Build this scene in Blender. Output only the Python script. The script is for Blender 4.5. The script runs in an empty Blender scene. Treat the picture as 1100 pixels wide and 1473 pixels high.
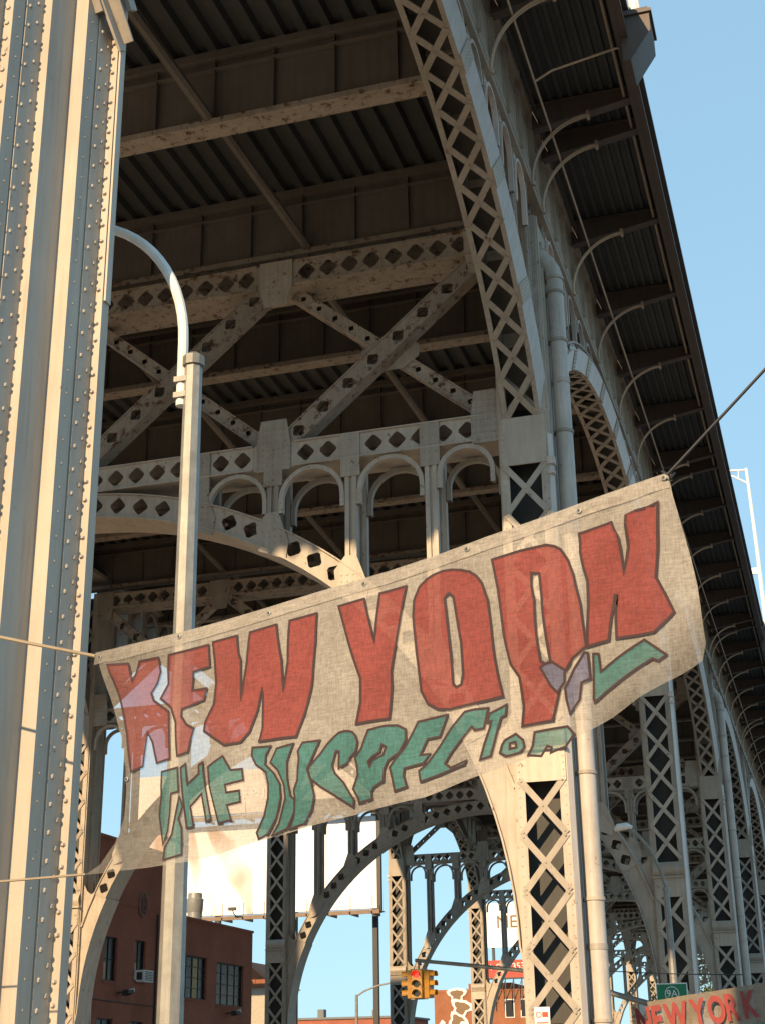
import bpy, math, random
from mathutils import Vector, Matrix
from mathutils.geometry import tessellate_polygon
random.seed(7)
SC = bpy.context.scene
COL = SC.collection
V = Vector
R = math.radians
# banner artwork, metres on the cloth (along the cloth, height above the road)
OUT=[(0.0022,3.5846),(0.2846,3.5884),(0.5563,3.5955),(0.8428,3.6083),(1.1261,3.6293),(1.4368,3.6557),(1.7344,3.6744),(2.02,3.7051),(2.2271,3.736),(2.4937,3.7675),(2.7189,3.7987),(2.9062,3.8238),(3.0579,3.8402),(3.0669,3.7447),(3.0892,3.6063),(3.1139,3.4702),(3.1316,3.358),(3.1415,3.2575),(3.15,3.1174),(3.127,3.0526),(3.0544,3.023),(2.9667,2.9898),(2.8629,2.9475),(2.7415,2.8848),(2.6039,2.8259),(2.3713,2.7578),(2.1834,2.7097),(1.9177,2.654),(1.6457,2.6305),(1.362,2.5941),(1.1414,2.5674),(0.9136,2.5397),(0.6504,2.5074),(0.3801,2.4986),(0.1807,2.4958),(0.0055,2.5033),(0.1166,2.5424),(0.206,2.6278),(0.2507,2.7333),(0.264,2.8624),(0.2565,2.9789),(0.1985,3.1575),(0.1213,3.3366)]
RED=[[[(0.104,3.5061),(0.2251,3.4971),(0.2756,3.3919),(0.3013,3.4943),(0.4302,3.4905),(0.4435,3.4191),(0.4304,3.3612),(0.4045,3.3166),(0.4255,3.2765),(0.5253,3.2073),(0.5703,2.9747),(0.4884,2.9653),(0.4411,3.0731),(0.3959,3.1298),(0.3912,2.9639),(0.3028,2.9512),(0.2475,3.1492),(0.1768,3.3384)]],[[(0.4964,3.492),(0.749,3.4988),(0.7683,3.3874),(0.6575,3.3824),(0.6631,3.2899),(0.7611,3.2828),(0.7541,3.226),(0.61,3.2065),(0.6133,3.1734),(0.659,3.1241),(0.7141,3.0953),(0.6869,2.9889),(0.6153,2.9813),(0.5805,3.1489),(0.5354,3.2278),(0.4647,3.282),(0.4996,3.3509),(0.4906,3.4193)]],[[(0.7759,3.5068),(0.9211,3.5128),(0.9393,3.4236),(0.9561,3.3846),(0.9667,3.1969),(0.9931,3.3716),(0.997,3.5162),(1.1506,3.5264),(1.1953,3.3469),(1.2078,3.1973),(1.2292,3.3345),(1.2249,3.5317),(1.3703,3.5422),(1.3762,3.4096),(1.3625,3.2024),(1.3342,3.0829),(1.3036,2.9784),(1.0864,2.989),(1.1023,3.0455),(1.0954,3.2067),(1.089,3.2358),(1.0669,3.1336),(1.026,3.0416),(0.9799,2.999),(0.8981,2.9954),(0.7817,3.0734),(0.7821,3.116),(0.8175,3.1967),(0.817,3.2975),(0.797,3.4171)]],[[(1.49,3.554),(1.6276,3.5624),(1.6772,3.4173),(1.701,3.3376),(1.7075,3.5724),(1.8432,3.5807),(1.825,3.4058),(1.8073,3.3066),(1.7819,3.2028),(1.7803,3.1296),(1.766,2.9996),(1.6178,2.9918),(1.6369,3.0836),(1.6345,3.1915),(1.5886,3.3078),(1.5339,3.4488)]],[[(1.8929,3.5037),(1.9137,3.562),(1.9451,3.5907),(1.9761,3.6056),(2.022,3.6161),(2.0671,3.6143),(2.1116,3.6043),(2.1554,3.5882),(2.1874,3.5616),(2.2115,3.5266),(2.2402,3.4407),(2.2594,3.3181),(2.2742,3.1853),(2.2872,3.0934),(2.2995,3.0205),(2.1881,3.0123),(2.0586,2.9985),(2.0008,3.0078),(1.9505,3.0394),(1.9225,3.0956),(1.9149,3.2156),(1.9068,3.3241),(1.8946,3.4279)],[(2.04,3.4872),(2.0593,3.5061),(2.0809,3.4865),(2.0958,3.3928),(2.1132,3.2767),(2.1187,3.1447),(2.1095,3.0975),(2.0875,3.0891),(2.0737,3.106),(2.067,3.2182),(2.0569,3.3392),(2.0488,3.4212)]],[[(2.2609,3.6233),(2.3962,3.6369),(2.5095,3.6408),(2.5459,3.6288),(2.5725,3.6101),(2.6056,3.5549),(2.6367,3.4788),(2.6633,3.3447),(2.6689,3.1748),(2.6041,3.1351),(2.56,3.0753),(2.5407,3.0118),(2.5178,2.9328),(2.5057,2.8968),(2.3749,2.8896),(2.3893,2.9672),(2.3841,3.0852),(2.3503,3.1413),(2.3242,3.2658),(2.3062,3.3736),(2.2879,3.4831)],[(2.4392,3.53),(2.4742,3.5215),(2.4907,3.4104),(2.5049,3.2698),(2.5162,3.1322),(2.4941,3.1256),(2.4768,3.1384),(2.4652,3.2937),(2.4576,3.399),(2.4415,3.4721)]],[[(2.6585,3.6616),(2.8017,3.6833),(2.8337,3.6048),(2.8405,3.4482),(2.8656,3.5635),(2.8692,3.6952),(3.0078,3.7224),(2.9915,3.5378),(2.9721,3.4145),(3.0046,3.3331),(3.0316,3.2621),(2.991,3.2281),(2.9459,3.1932),(2.8862,3.1869),(2.8004,3.1847),(2.8023,3.2526),(2.8064,3.3696),(2.7824,3.2644),(2.7673,3.1819),(2.6731,3.1725),(2.694,3.3391),(2.697,3.4414),(2.6618,3.5788)]]]
TEAL=[[[(0.5247,2.9189),(0.6204,2.9275),(0.6252,2.8185),(0.5823,2.8126),(0.57,2.7306),(0.5496,2.6499),(0.5148,2.5914),(0.5035,2.7234),(0.5239,2.8049)]],[[(0.6279,2.7973),(0.6433,2.7507),(0.6162,2.6984),(0.6287,2.6561),(0.6233,2.5398),(0.5173,2.5244),(0.5237,2.5756),(0.5728,2.634),(0.6003,2.7137)]],[[(0.6403,2.9238),(0.6711,2.9377),(0.6776,2.844),(0.7531,2.8828),(0.7545,2.9188),(0.7805,2.9296),(0.7926,2.681),(0.7635,2.6703),(0.7572,2.7938),(0.6851,2.7464),(0.6923,2.6568),(0.6563,2.6534)]],[[(0.8138,2.9049),(0.8952,2.9437),(0.9401,2.8764),(0.9998,2.8749),(1.0077,2.8244),(0.9074,2.8151),(0.9101,2.7808),(0.985,2.7815),(0.9861,2.7322),(0.9056,2.7271),(0.9185,2.6619),(0.8348,2.6579),(0.8124,2.8153)]],[[(1.0491,2.9658),(1.1608,2.956),(1.1322,2.9201),(1.1286,2.8799),(1.183,2.8331),(1.2164,2.7826),(1.2129,2.7233),(1.1771,2.648),(1.1207,2.5813),(1.0717,2.5648),(1.0629,2.5932),(1.1113,2.6611),(1.1391,2.7312),(1.1465,2.7904),(1.1333,2.8456),(1.0741,2.8863),(1.0481,2.9303)]],[[(1.1983,2.9391),(1.2926,2.9477),(1.2646,2.8705),(1.2634,2.8039),(1.2737,2.7235),(1.2939,2.7082),(1.2822,2.6571),(1.2263,2.5942),(1.1413,2.5741),(1.1855,2.6209),(1.2414,2.7203),(1.2409,2.7799),(1.2076,2.8437),(1.1618,2.8827)]],[[(1.3413,2.9469),(1.4272,2.9455),(1.3936,2.8685),(1.3737,2.8245),(1.3936,2.763),(1.4015,2.7099),(1.3778,2.6539),(1.3303,2.6036),(1.2384,2.5911),(1.2743,2.6383),(1.2979,2.7144),(1.2977,2.7472),(1.3217,2.7842),(1.3294,2.8761),(1.3212,2.9105)]],[[(1.3856,2.8363),(1.4335,2.8835),(1.4653,2.9227),(1.4971,2.9486),(1.5248,2.965),(1.5523,2.9693),(1.5796,2.9658),(1.599,2.9587),(1.6158,2.94),(1.6232,2.9128),(1.6134,2.8747),(1.5823,2.8524),(1.5743,2.8338),(1.5236,2.8136),(1.5281,2.8852),(1.5109,2.8873),(1.4924,2.8304),(1.504,2.7963),(1.5425,2.753),(1.5803,2.6781),(1.5723,2.6502),(1.48,2.7145),(1.4331,2.7456),(1.3896,2.7831),(1.3777,2.8174)]],[[(1.6752,2.9583),(1.7502,2.9701),(1.8031,2.9663),(1.84,2.9452),(1.8427,2.9029),(1.8152,2.8484),(1.7659,2.8191),(1.748,2.7859),(1.7394,2.7358),(1.6925,2.7187),(1.6733,2.7017),(1.6728,2.6731),(1.6028,2.6626),(1.6031,2.6805),(1.5844,2.7229),(1.6158,2.7774),(1.614,2.8209),(1.609,2.8495),(1.6418,2.8827),(1.6577,2.9199)],[(1.7373,2.8903),(1.7559,2.8783),(1.7439,2.8442),(1.6944,2.8276),(1.6787,2.8004),(1.6715,2.8239),(1.6947,2.8437),(1.7291,2.859)]],[[(1.8988,2.9698),(2.0484,2.9772),(2.0091,2.8912),(1.9457,2.8897),(1.9108,2.8272),(1.9582,2.8265),(1.9243,2.7907),(1.8728,2.7841),(1.8395,2.7785),(1.835,2.7505),(1.847,2.7018),(1.7892,2.6911),(1.7829,2.7437),(1.7728,2.7894),(1.7997,2.8246),(1.838,2.8649)]],[[(2.1262,2.9793),(2.1691,2.9842),(2.2291,2.9822),(2.2111,2.8996),(2.1723,2.8953),(2.1589,2.9128),(2.1068,2.8566),(2.0623,2.8119),(2.0323,2.7767),(2.0601,2.7547),(2.1353,2.775),(2.1275,2.7592),(2.0597,2.746),(2.0021,2.7339),(1.9731,2.7285),(1.9111,2.7167),(1.9052,2.7614),(1.9461,2.7881),(2.0136,2.8557),(2.0664,2.9187)]],[[(2.2349,2.958),(2.313,2.985),(2.3052,2.9434),(2.2848,2.9368),(2.27,2.8919),(2.2529,2.8258),(2.2403,2.781),(2.196,2.7709),(2.2151,2.8367),(2.2355,2.8964),(2.2425,2.9268),(2.2262,2.9227)]],[[(2.2985,2.8416),(2.3443,2.8623),(2.3734,2.8352),(2.3784,2.8039),(2.357,2.7839),(2.3019,2.7753),(2.2773,2.7906),(2.2858,2.8216)],[(2.3184,2.8268),(2.3411,2.8301),(2.3447,2.8081),(2.3172,2.8042)]],[[(2.4259,2.8594),(2.5633,2.8673),(2.5889,2.8338),(2.5533,2.7871),(2.5201,2.7785),(2.4895,2.7694),(2.4946,2.7902),(2.4763,2.7985),(2.4485,2.7616),(2.392,2.771),(2.4131,2.8047)]],[[(2.6725,2.9686),(2.6943,3.14),(2.7173,3.1363),(2.7166,3.0663),(2.9067,3.1666),(2.9852,3.0976),(2.9524,3.0771),(2.9313,3.089),(2.729,2.9864),(2.6759,2.9526)]]]
LILAC=[[[(2.6067,3.092),(2.6578,3.1503),(2.6725,3.1479),(2.669,3.0474),(2.6309,3.0356),(2.6168,2.968),(2.576,2.9173),(2.5659,2.9752),(2.5641,3.0192)]],[[(2.4747,3.1124),(2.4996,3.1264),(2.5238,3.1298),(2.569,3.0934),(2.564,3.0456),(2.533,3.0062),(2.5083,3.0363)]]]
PALE=[]
GROM=[(0.5573,3.5745),(1.0948,3.5945),(1.6166,3.6383),(2.1371,3.6974),(2.6689,3.7573),(0.2732,2.9206),(0.0414,3.5568),(3.0414,3.8228)]

# ------------------------------------------------------------------ materials
def new_mat(name):
    m = bpy.data.materials.new(name); m.use_nodes = True
    nt = m.node_tree; b = nt.nodes['Principled BSDF']
    return m, nt, b
def noise(nt, scale, detail=4, rough=.6, vec=None, mapscale=None):
    n = nt.nodes.new('ShaderNodeTexNoise'); n.inputs['Scale'].default_value = scale
    n.inputs['Detail'].default_value = detail; n.inputs['Roughness'].default_value = rough
    tc = nt.nodes.new('ShaderNodeTexCoord')
    if mapscale:
        mp = nt.nodes.new('ShaderNodeMapping'); mp.inputs['Scale'].default_value = mapscale
        nt.links.new(tc.outputs['Object'], mp.inputs['Vector']); nt.links.new(mp.outputs['Vector'], n.inputs['Vector'])
    else:
        nt.links.new(tc.outputs['Object'], n.inputs['Vector'])
    return n.outputs['Fac']
def ramp(nt, fac, stops):
    r = nt.nodes.new('ShaderNodeValToRGB')
    while len(r.color_ramp.elements) < len(stops): r.color_ramp.elements.new(.5)
    for e, (p, c) in zip(r.color_ramp.elements, stops):
        e.position = p; e.color = (*c, 1) if len(c) == 3 else c
    nt.links.new(fac, r.inputs['Fac']); return r.outputs['Color']
def mix(nt, a, b, fac, mode='MIX'):
    x = nt.nodes.new('ShaderNodeMix'); x.data_type = 'RGBA'; x.blend_type = mode
    for s, v in ((6, a), (7, b)):
        if isinstance(v, tuple): x.inputs[s].default_value = (*v, 1)
        else: nt.links.new(v, x.inputs[s])
    if isinstance(fac, (int, float)): x.inputs[0].default_value = fac
    else: nt.links.new(fac, x.inputs[0])
    return x.outputs[2]
def bump(nt, b, h, strength=.2, dist=.01):
    n = nt.nodes.new('ShaderNodeBump'); n.inputs['Strength'].default_value = strength; n.inputs['Distance'].default_value = dist
    nt.links.new(h, n.inputs['Height']); nt.links.new(n.outputs['Normal'], b.inputs['Normal'])
def painted(name, c, rust=.0, rough=.55, var=.18, metal=0, scale=1.0):
    """weathered paint: cloudy fading, streaks down the metal, rust in patches"""
    m, nt, b = new_mat(name)
    lo = tuple(v*(1-var) for v in c); hi = tuple(min(1, v*(1+var*.7)) for v in c)
    base = ramp(nt, noise(nt, 1.3*scale, 6, .65), [(.3, lo), (.7, hi)])
    st = ramp(nt, noise(nt, 3*scale, 5, .7, mapscale=(3, 3, .25)), [(.42, (0, 0, 0)), (.72, (1, 1, 1))])
    base = mix(nt, base, tuple(v*.62 for v in (c[0], c[1]*.93, c[2]*.86)), 0.0)
    sm = nt.nodes.new('ShaderNodeMath'); sm.operation = 'MULTIPLY'; sm.inputs[1].default_value = .45
    nt.links.new(st, sm.inputs[0])
    base = mix(nt, base, (c[0]*.6, c[1]*.53, c[2]*.46), sm.outputs[0])
    oi = nt.nodes.new('ShaderNodeObjectInfo'); orr = ramp(nt, oi.outputs['Random'], [(0, (.80, .79, .77)), (1, (1.14, 1.13, 1.12))])
    base = mix(nt, base, orr, 1.0, 'MULTIPLY')
    if rust:
        run = ramp(nt, noise(nt, 4*scale, 4, .6, mapscale=(4, 4, .18)), [(.62-rust*.15, (0, 0, 0)), (.80, (1, 1, 1))])
        rm = nt.nodes.new('ShaderNodeMath'); rm.operation = 'MULTIPLY'; rm.inputs[1].default_value = min(.7, .25+rust)
        nt.links.new(run, rm.inputs[0]); base = mix(nt, base, (.17, .075, .035), rm.outputs[0])
        rf = ramp(nt, noise(nt, 5*scale, 8, .75), [(.66-rust*.3, (0, 0, 0)), (.72-rust*.3, (1, 1, 1))])
        base = mix(nt, base, (.11, .045, .02), rf)
    nt.links.new(base, b.inputs['Base Color'])
    b.inputs['Roughness'].default_value = rough; b.inputs['Metallic'].default_value = metal
    bump(nt, b, noise(nt, 38*scale, 5, .7), .22, .006)
    return m
def flat(name, c, rough=.6, metal=0, emit=None):
    m, nt, b = new_mat(name)
    col = ramp(nt, noise(nt, 6, 4), [(.3, tuple(v*.86 for v in c)), (.7, tuple(min(1, v*1.1) for v in c))])
    nt.links.new(col, b.inputs['Base Color']); b.inputs['Roughness'].default_value = rough; b.inputs['Metallic'].default_value = metal
    if emit:
        b.inputs['Emission Color'].default_value = (*emit[0], 1); b.inputs['Emission Strength'].default_value = emit[1]
    return m
M = {}
M['steel'] = painted('beige_painted_steel', (.42, .365, .305), rust=.18)
M['steel_clean'] = painted('grey_beige_painted_steel', (.44, .38, .31), rust=.05, rough=.5, var=.1)
M['steel_rusty'] = painted('rust_streaked_steel', (.36, .30, .24), rust=.40)
M['steel_skylit'] = painted('skylit_pale_steel', (.62, .56, .52), rust=.04, var=.1)  # lighter copy of the steel, imitates sky light on outward faces
M['girder'] = painted('soot_shade_girder_steel', (.175, .150, .126), rust=.1, rough=.7)  # soot on the beams; also stands for shade inside the arch ribs
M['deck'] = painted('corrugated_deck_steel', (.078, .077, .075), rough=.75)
M['fascia'] = painted('brown_fascia_steel', (.115, .084, .068), rust=.12)
M['orange'] = painted('ochre_painted_rod', (.60, .45, .33), rough=.45)
M['pipe'] = painted('grey_drain_pipe', (.46, .42, .38), rust=.10, rough=.5, var=.2)
M['galv'] = painted('galvanised_steel', (.27, .265, .245), rough=.45, var=.25, metal=.2, scale=6)
M['dark'] = flat('dark_metal', (.03, .03, .03), .5)
M['rope'] = flat('rope_fibre', (.32, .25, .17), .9)
M['cable'] = flat('black_cable', (.015, .015, .018), .6)
M['white'] = flat('white_enamel', (.75, .74, .70), .45)
M['glass'] = flat('dark_window_glass', (.012, .013, .015), .25)
M['winframe'] = flat('black_window_frame', (.02, .018, .016), .5)
M['yellow'] = flat('signal_yellow', (.38, .19, .03), .4)
M['red_lens'] = flat('red_lamp', (.8, .02, .02), .3, emit=((1, .006, .004), 1.2))
M['dark_lens'] = flat('dark_lamp', (.03, .03, .02), .2)
M['green'] = flat('green_sign', (.01, .20, .09), .45)
M['signwhite'] = flat('sign_white', (.8, .8, .78), .5)
M['redsign'] = flat('red_hoarding', (.50, .06, .035), .6)
M['asphalt'] = flat('asphalt', (.06, .058, .056), .9)
M['concrete'] = flat('concrete', (.46, .405, .325), .9)
M['paving'] = flat('grey_pavement', (.20, .195, .19), .9)
M['earth'] = flat('city_ground', (.11, .105, .10), .95)
M['roofgrey'] = flat('roof_grey', (.18, .18, .18), .8)
M['tree_leaf'] = flat('leaf', (.075, .095, .03), .7)
M['bark'] = flat('bark', (.12, .085, .06), .9)
M['stone'] = flat('stone_plinth', (.30, .25, .20), .9)
def brick(name, c1, c2, mortar, axis):
    m, nt, b = new_mat(name)
    tc = nt.nodes.new('ShaderNodeTexCoord'); sep = nt.nodes.new('ShaderNodeSeparateXYZ'); cmb = nt.nodes.new('ShaderNodeCombineXYZ')
    nt.links.new(tc.outputs['Object'], sep.inputs[0])
    add = nt.nodes.new('ShaderNodeMath'); add.operation = 'ADD'
    nt.links.new(sep.outputs['X'], add.inputs[0]); nt.links.new(sep.outputs['Y'], add.inputs[1])
    nt.links.new(add.outputs[0], cmb.inputs['X']); nt.links.new(sep.outputs['Z'], cmb.inputs['Y'])
    t = nt.nodes.new('ShaderNodeTexBrick'); nt.links.new(cmb.outputs[0], t.inputs['Vector'])
    t.inputs['Scale'].default_value = 3.2; t.inputs['Mortar Size'].default_value = .014
    t.inputs['Color1'].default_value = (*c1, 1); t.inputs['Color2'].default_value = (*c2, 1); t.inputs['Mortar'].default_value = (*mortar, 1)
    n = ramp(nt, noise(nt, .5, 6), [(.3, (.78, .76, .74)), (.7, (1.1, 1.1, 1.1))])
    nt.links.new(mix(nt, t.outputs['Color'], n, 1.0, 'MULTIPLY'), b.inputs['Base Color']); b.inputs['Roughness'].default_value = .9
    bump(nt, b, t.outputs['Fac'], -.3, .02)
    return m
M['brick'] = brick('dark_red_brick', (.40, .125, .072), (.33, .10, .058), (.33, .16, .11), 0)
M['brick_far'] = brick('orange_brick', (.36, .13, .06), (.31, .11, .05), (.30, .17, .11), 0)
def cloth(name, c, transp, grad=None):
    """thin woven cloth: some light passes between the threads, some through them"""
    m, nt, b = new_mat(name)
    out = nt.nodes['Material Output']
    wv = noise(nt, 150, 2, .7, mapscale=(1, 1, .16)); wh = noise(nt, 150, 2, .7, mapscale=(.14, .14, 1.1))
    w = nt.nodes.new('ShaderNodeMath'); w.operation = 'ADD'; nt.links.new(wv, w.inputs[0]); nt.links.new(wh, w.inputs[1])
    wf = ramp(nt, w.outputs[0], [(.38, (.70, .68, .66)), (.62, (1.12, 1.12, 1.12))])
    wf.node.inputs[0].links[0].from_node.use_clamp = False
    half = nt.nodes.new('ShaderNodeMath'); half.operation = 'MULTIPLY'; half.inputs[1].default_value = .5
    nt.links.new(w.outputs[0], half.inputs[0]); nt.links.new(half.outputs[0], wf.node.inputs[0])
    st = ramp(nt, noise(nt, 2.2, 6, .7), [(.35, (.82, .80, .78)), (.7, (1.06, 1.05, 1.04))])
    col = mix(nt, mix(nt, c, wf, 1., 'MULTIPLY'), st, 1., 'MULTIPLY')
    nt.links.new(col, b.inputs['Base Color']); b.inputs['Roughness'].default_value = .9
    bump(nt, b, w.outputs[0], .35, .003)
    tl = nt.nodes.new('ShaderNodeBsdfTranslucent'); nt.links.new(col, tl.inputs['Color'])
    m1 = nt.nodes.new('ShaderNodeMixShader'); m1.inputs[0].default_value = .25
    nt.links.new(b.outputs[0], m1.inputs[1]); nt.links.new(tl.outputs[0], m1.inputs[2])
    tr = nt.nodes.new('ShaderNodeBsdfTransparent')
    m2 = nt.nodes.new('ShaderNodeMixShader'); m2.inputs[0].default_value = transp
    if grad:      # the cloth is worn thin towards its loose lower corner
        tc = nt.nodes.new('ShaderNodeTexCoord'); sp = nt.nodes.new('ShaderNodeSeparateXYZ'); nt.links.new(tc.outputs['Object'], sp.inputs[0])
        k = nt.nodes.new('ShaderNodeMath'); k.operation = 'MULTIPLY_ADD'; k.inputs[1].default_value = .45
        nt.links.new(sp.outputs['Z'], k.inputs[0]); nt.links.new(sp.outputs['X'], k.inputs[2])
        mr = nt.nodes.new('ShaderNodeMapRange'); nt.links.new(k.outputs[0], mr.inputs['Value'])
        for i, v in zip((1, 2, 3, 4), grad): mr.inputs[i].default_value = v
        k2 = nt.nodes.new('ShaderNodeMath'); k2.operation = 'MULTIPLY_ADD'; k2.inputs[1].default_value = -1.6
        nt.links.new(sp.outputs['Z'], k2.inputs[0]); nt.links.new(sp.outputs['X'], k2.inputs[2])
        m3 = nt.nodes.new('ShaderNodeMapRange'); nt.links.new(k2.outputs[0], m3.inputs['Value'])
        for i, v in zip((1, 2, 3, 4), (-2.42, -1.85, 0, .6)): m3.inputs[i].default_value = v
        mx = nt.nodes.new('ShaderNodeMath'); mx.operation = 'MAXIMUM'; nt.links.new(mr.outputs[0], mx.inputs[0]); nt.links.new(m3.outputs[0], mx.inputs[1])
        nt.links.new(mx.outputs[0], m2.inputs[0])
    nt.links.new(m1.outputs[0], m2.inputs[1]); nt.links.new(tr.outputs[0], m2.inputs[2])
    nt.links.new(m2.outputs[0], out.inputs['Surface'])
    return m

# ------------------------------------------------------------------ mesh helper
class MB:
    def __init__(s): s.v = []; s.f = []; s.mi = []
    def add(s, vs, fs, mi=0):
        o = len(s.v); s.v += [tuple(v) for v in vs]; s.f += [tuple(i+o for i in f) for f in fs]; s.mi += [mi]*len(fs); return s
    def box(s, x0, x1, y0, y1, z0, z1, mi=0):
        vs = [(x, y, z) for z in (z0, z1) for y in (y0, y1) for x in (x0, x1)]
        return s.add(vs, [(0, 2, 3, 1), (4, 5, 7, 6), (0, 1, 5, 4), (2, 6, 7, 3), (0, 4, 6, 2), (1, 3, 7, 5)], mi)
    def bar(s, p, q, w, t, up=(0, 1, 0), mi=0):
        """straight bar p-q: w across (perpendicular to up), t along up"""
        p, q = V(p), V(q); d = (q-p).normalized(); up = V(up); sd = d.cross(up).normalized(); u = sd.cross(d).normalized()
        vs = [e+sd*a*w/2+u*b*t/2 for e in (p, q) for a, b in ((-1, -1), (1, -1), (1, 1), (-1, 1))]
        return s.add(vs, [(0, 1, 2, 3), (4, 7, 6, 5), (0, 4, 5, 1), (1, 5, 6, 2), (2, 6, 7, 3), (3, 7, 4, 0)], mi)
    def tube(s, pts, r, n=10, mi=0, cap=True):
        pts = [V(p) for p in pts]; rs = r if isinstance(r, (list, tuple)) else [r]*len(pts); vs = []; ref = None
        for i, p in enumerate(pts):
            d = (pts[min(i+1, len(pts)-1)]-pts[max(i-1, 0)]).normalized()
            if ref is None: ref = V((0, 0, 1)) if abs(d.z) < .9 else V((1, 0, 0))
            a = d.cross(ref).normalized(); b = a.cross(d).normalized(); ref = b
            for k in range(n):
                an = 2*math.pi*(k+.5)/n; vs.append(p+(a*math.cos(an)+b*math.sin(an))*rs[i])
        fs = [(i*n+k, i*n+(k+1) % n, (i+1)*n+(k+1) % n, (i+1)*n+k) for i in range(len(pts)-1) for k in range(n)]
        if cap: fs += [tuple(range(n))[::-1], tuple(range((len(pts)-1)*n, len(pts)*n))]
        return s.add(vs, fs, mi)
    def prism(s, poly, mp, th, mi=0):
        """outline poly (2-D) placed by mp(u,v)->point, thickened by vector th"""
        th = V(th); a = [V(mp(*p)) for p in poly]; n = len(a)
        return s.add(a+[p+th for p in a], [tuple(range(n)), tuple(range(n, 2*n))[::-1]]+[(i, i+n, (i+1) % n+n, (i+1) % n) for i in range(n)], mi)
    def band(s, c0, c1, mi=0):
        """strip between two equally long rows of points"""
        n = len(c0)
        return s.add(list(c0)+list(c1), [(i, i+1, n+i+1, n+i) for i in range(n-1)], mi)
    def rivet(s, p, nrm, r=.022, mi=0):
        p = V(p); nrm = V(nrm).normalized(); a = nrm.orthogonal().normalized(); b = nrm.cross(a); n = 6
        vs = [p+(a*math.cos(2*math.pi*k/n)+b*math.sin(2*math.pi*k/n))*r for k in range(n)]
        vs += [p+(a*math.cos(2*math.pi*k/n)+b*math.sin(2*math.pi*k/n))*r*.72+nrm*r*.55 for k in range(n)]+[p+nrm*r*.8]
        return s.add(vs, [(k, (k+1) % n, n+(k+1) % n, n+k) for k in range(n)]+[(n+k, n+(k+1) % n, 2*n) for k in range(n)], mi)
    def build(s, name, mats, parent=None, loc=(0, 0, 0), smooth=True):
        me = bpy.data.meshes.new(name); me.from_pydata(s.v, [], s.f)
        mats = mats if isinstance(mats, (list, tuple)) else [mats]
        for m in mats: me.materials.append(m)
        if len(mats) > 1: me.polygons.foreach_set('material_index', s.mi)
        me.polygons.foreach_set('use_smooth', [smooth]*len(me.polygons))
        me.update()
        if smooth: me.set_sharp_from_angle(angle=R(35))
        o = bpy.data.objects.new(name, me); COL.objects.link(o); o.location = loc
        if parent: o.parent = parent
        return o
def empty(name, loc=(0, 0, 0), parent=None, rz=0):
    o = bpy.data.objects.new(name, None); COL.objects.link(o); o.location = loc; o.rotation_euler = (0, 0, rz); o.empty_display_size = .2
    if parent: o.parent = parent
    return o
def tag(o, label=None, cat=None, group=None, kind=None):
    for k, v in (('label', label), ('category', cat), ('group', group), ('kind', kind)):
        if v: o[k] = v
    return o
def kids(o): return [c for c in bpy.data.objects if c.parent == o]
def copy_tree(o, parent=None, loc=None, mirror=False):
    ch = kids(o); c = o.copy(); COL.objects.link(c)
    if parent: c.parent = parent
    if loc is not None: c.location = loc
    if mirror: c.scale.x = -c.scale.x
    for k in ch: copy_tree(k, c)
    return c
def text(name, body, size, loc, xd, up, mat, parent=None, ext=.01, align='LEFT', sx=1.0, off=0.0):
    cu = bpy.data.curves.new(name, 'FONT'); cu.body = body; cu.size = size; cu.extrude = ext; cu.align_x = align; cu.align_y = 'CENTER'; cu.offset = off
    o = bpy.data.objects.new(name, cu); COL.objects.link(o)
    x = V(xd).normalized(); z = x.cross(V(up)).normalized(); y = z.cross(x)
    o.matrix_local = Matrix.Translation(V(loc)) @ Matrix(((x.x, y.x, z.x), (x.y, y.y, z.y), (x.z, y.z, z.z))).to_4x4() @ Matrix.Diagonal((sx, 1, 1, 1))
    cu.materials.append(mat)
    bpy.context.view_layer.update()
    me = bpy.data.meshes.new_from_object(o.evaluated_get(bpy.context.evaluated_depsgraph_get())); me.name = name
    mw = o.matrix_local.copy(); bpy.data.objects.remove(o); bpy.data.curves.remove(cu)
    o = bpy.data.objects.new(name, me); COL.objects.link(o); o.matrix_local = mw
    if not me.materials: me.materials.append(mat)
    if parent: o.parent = parent
    return o

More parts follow.
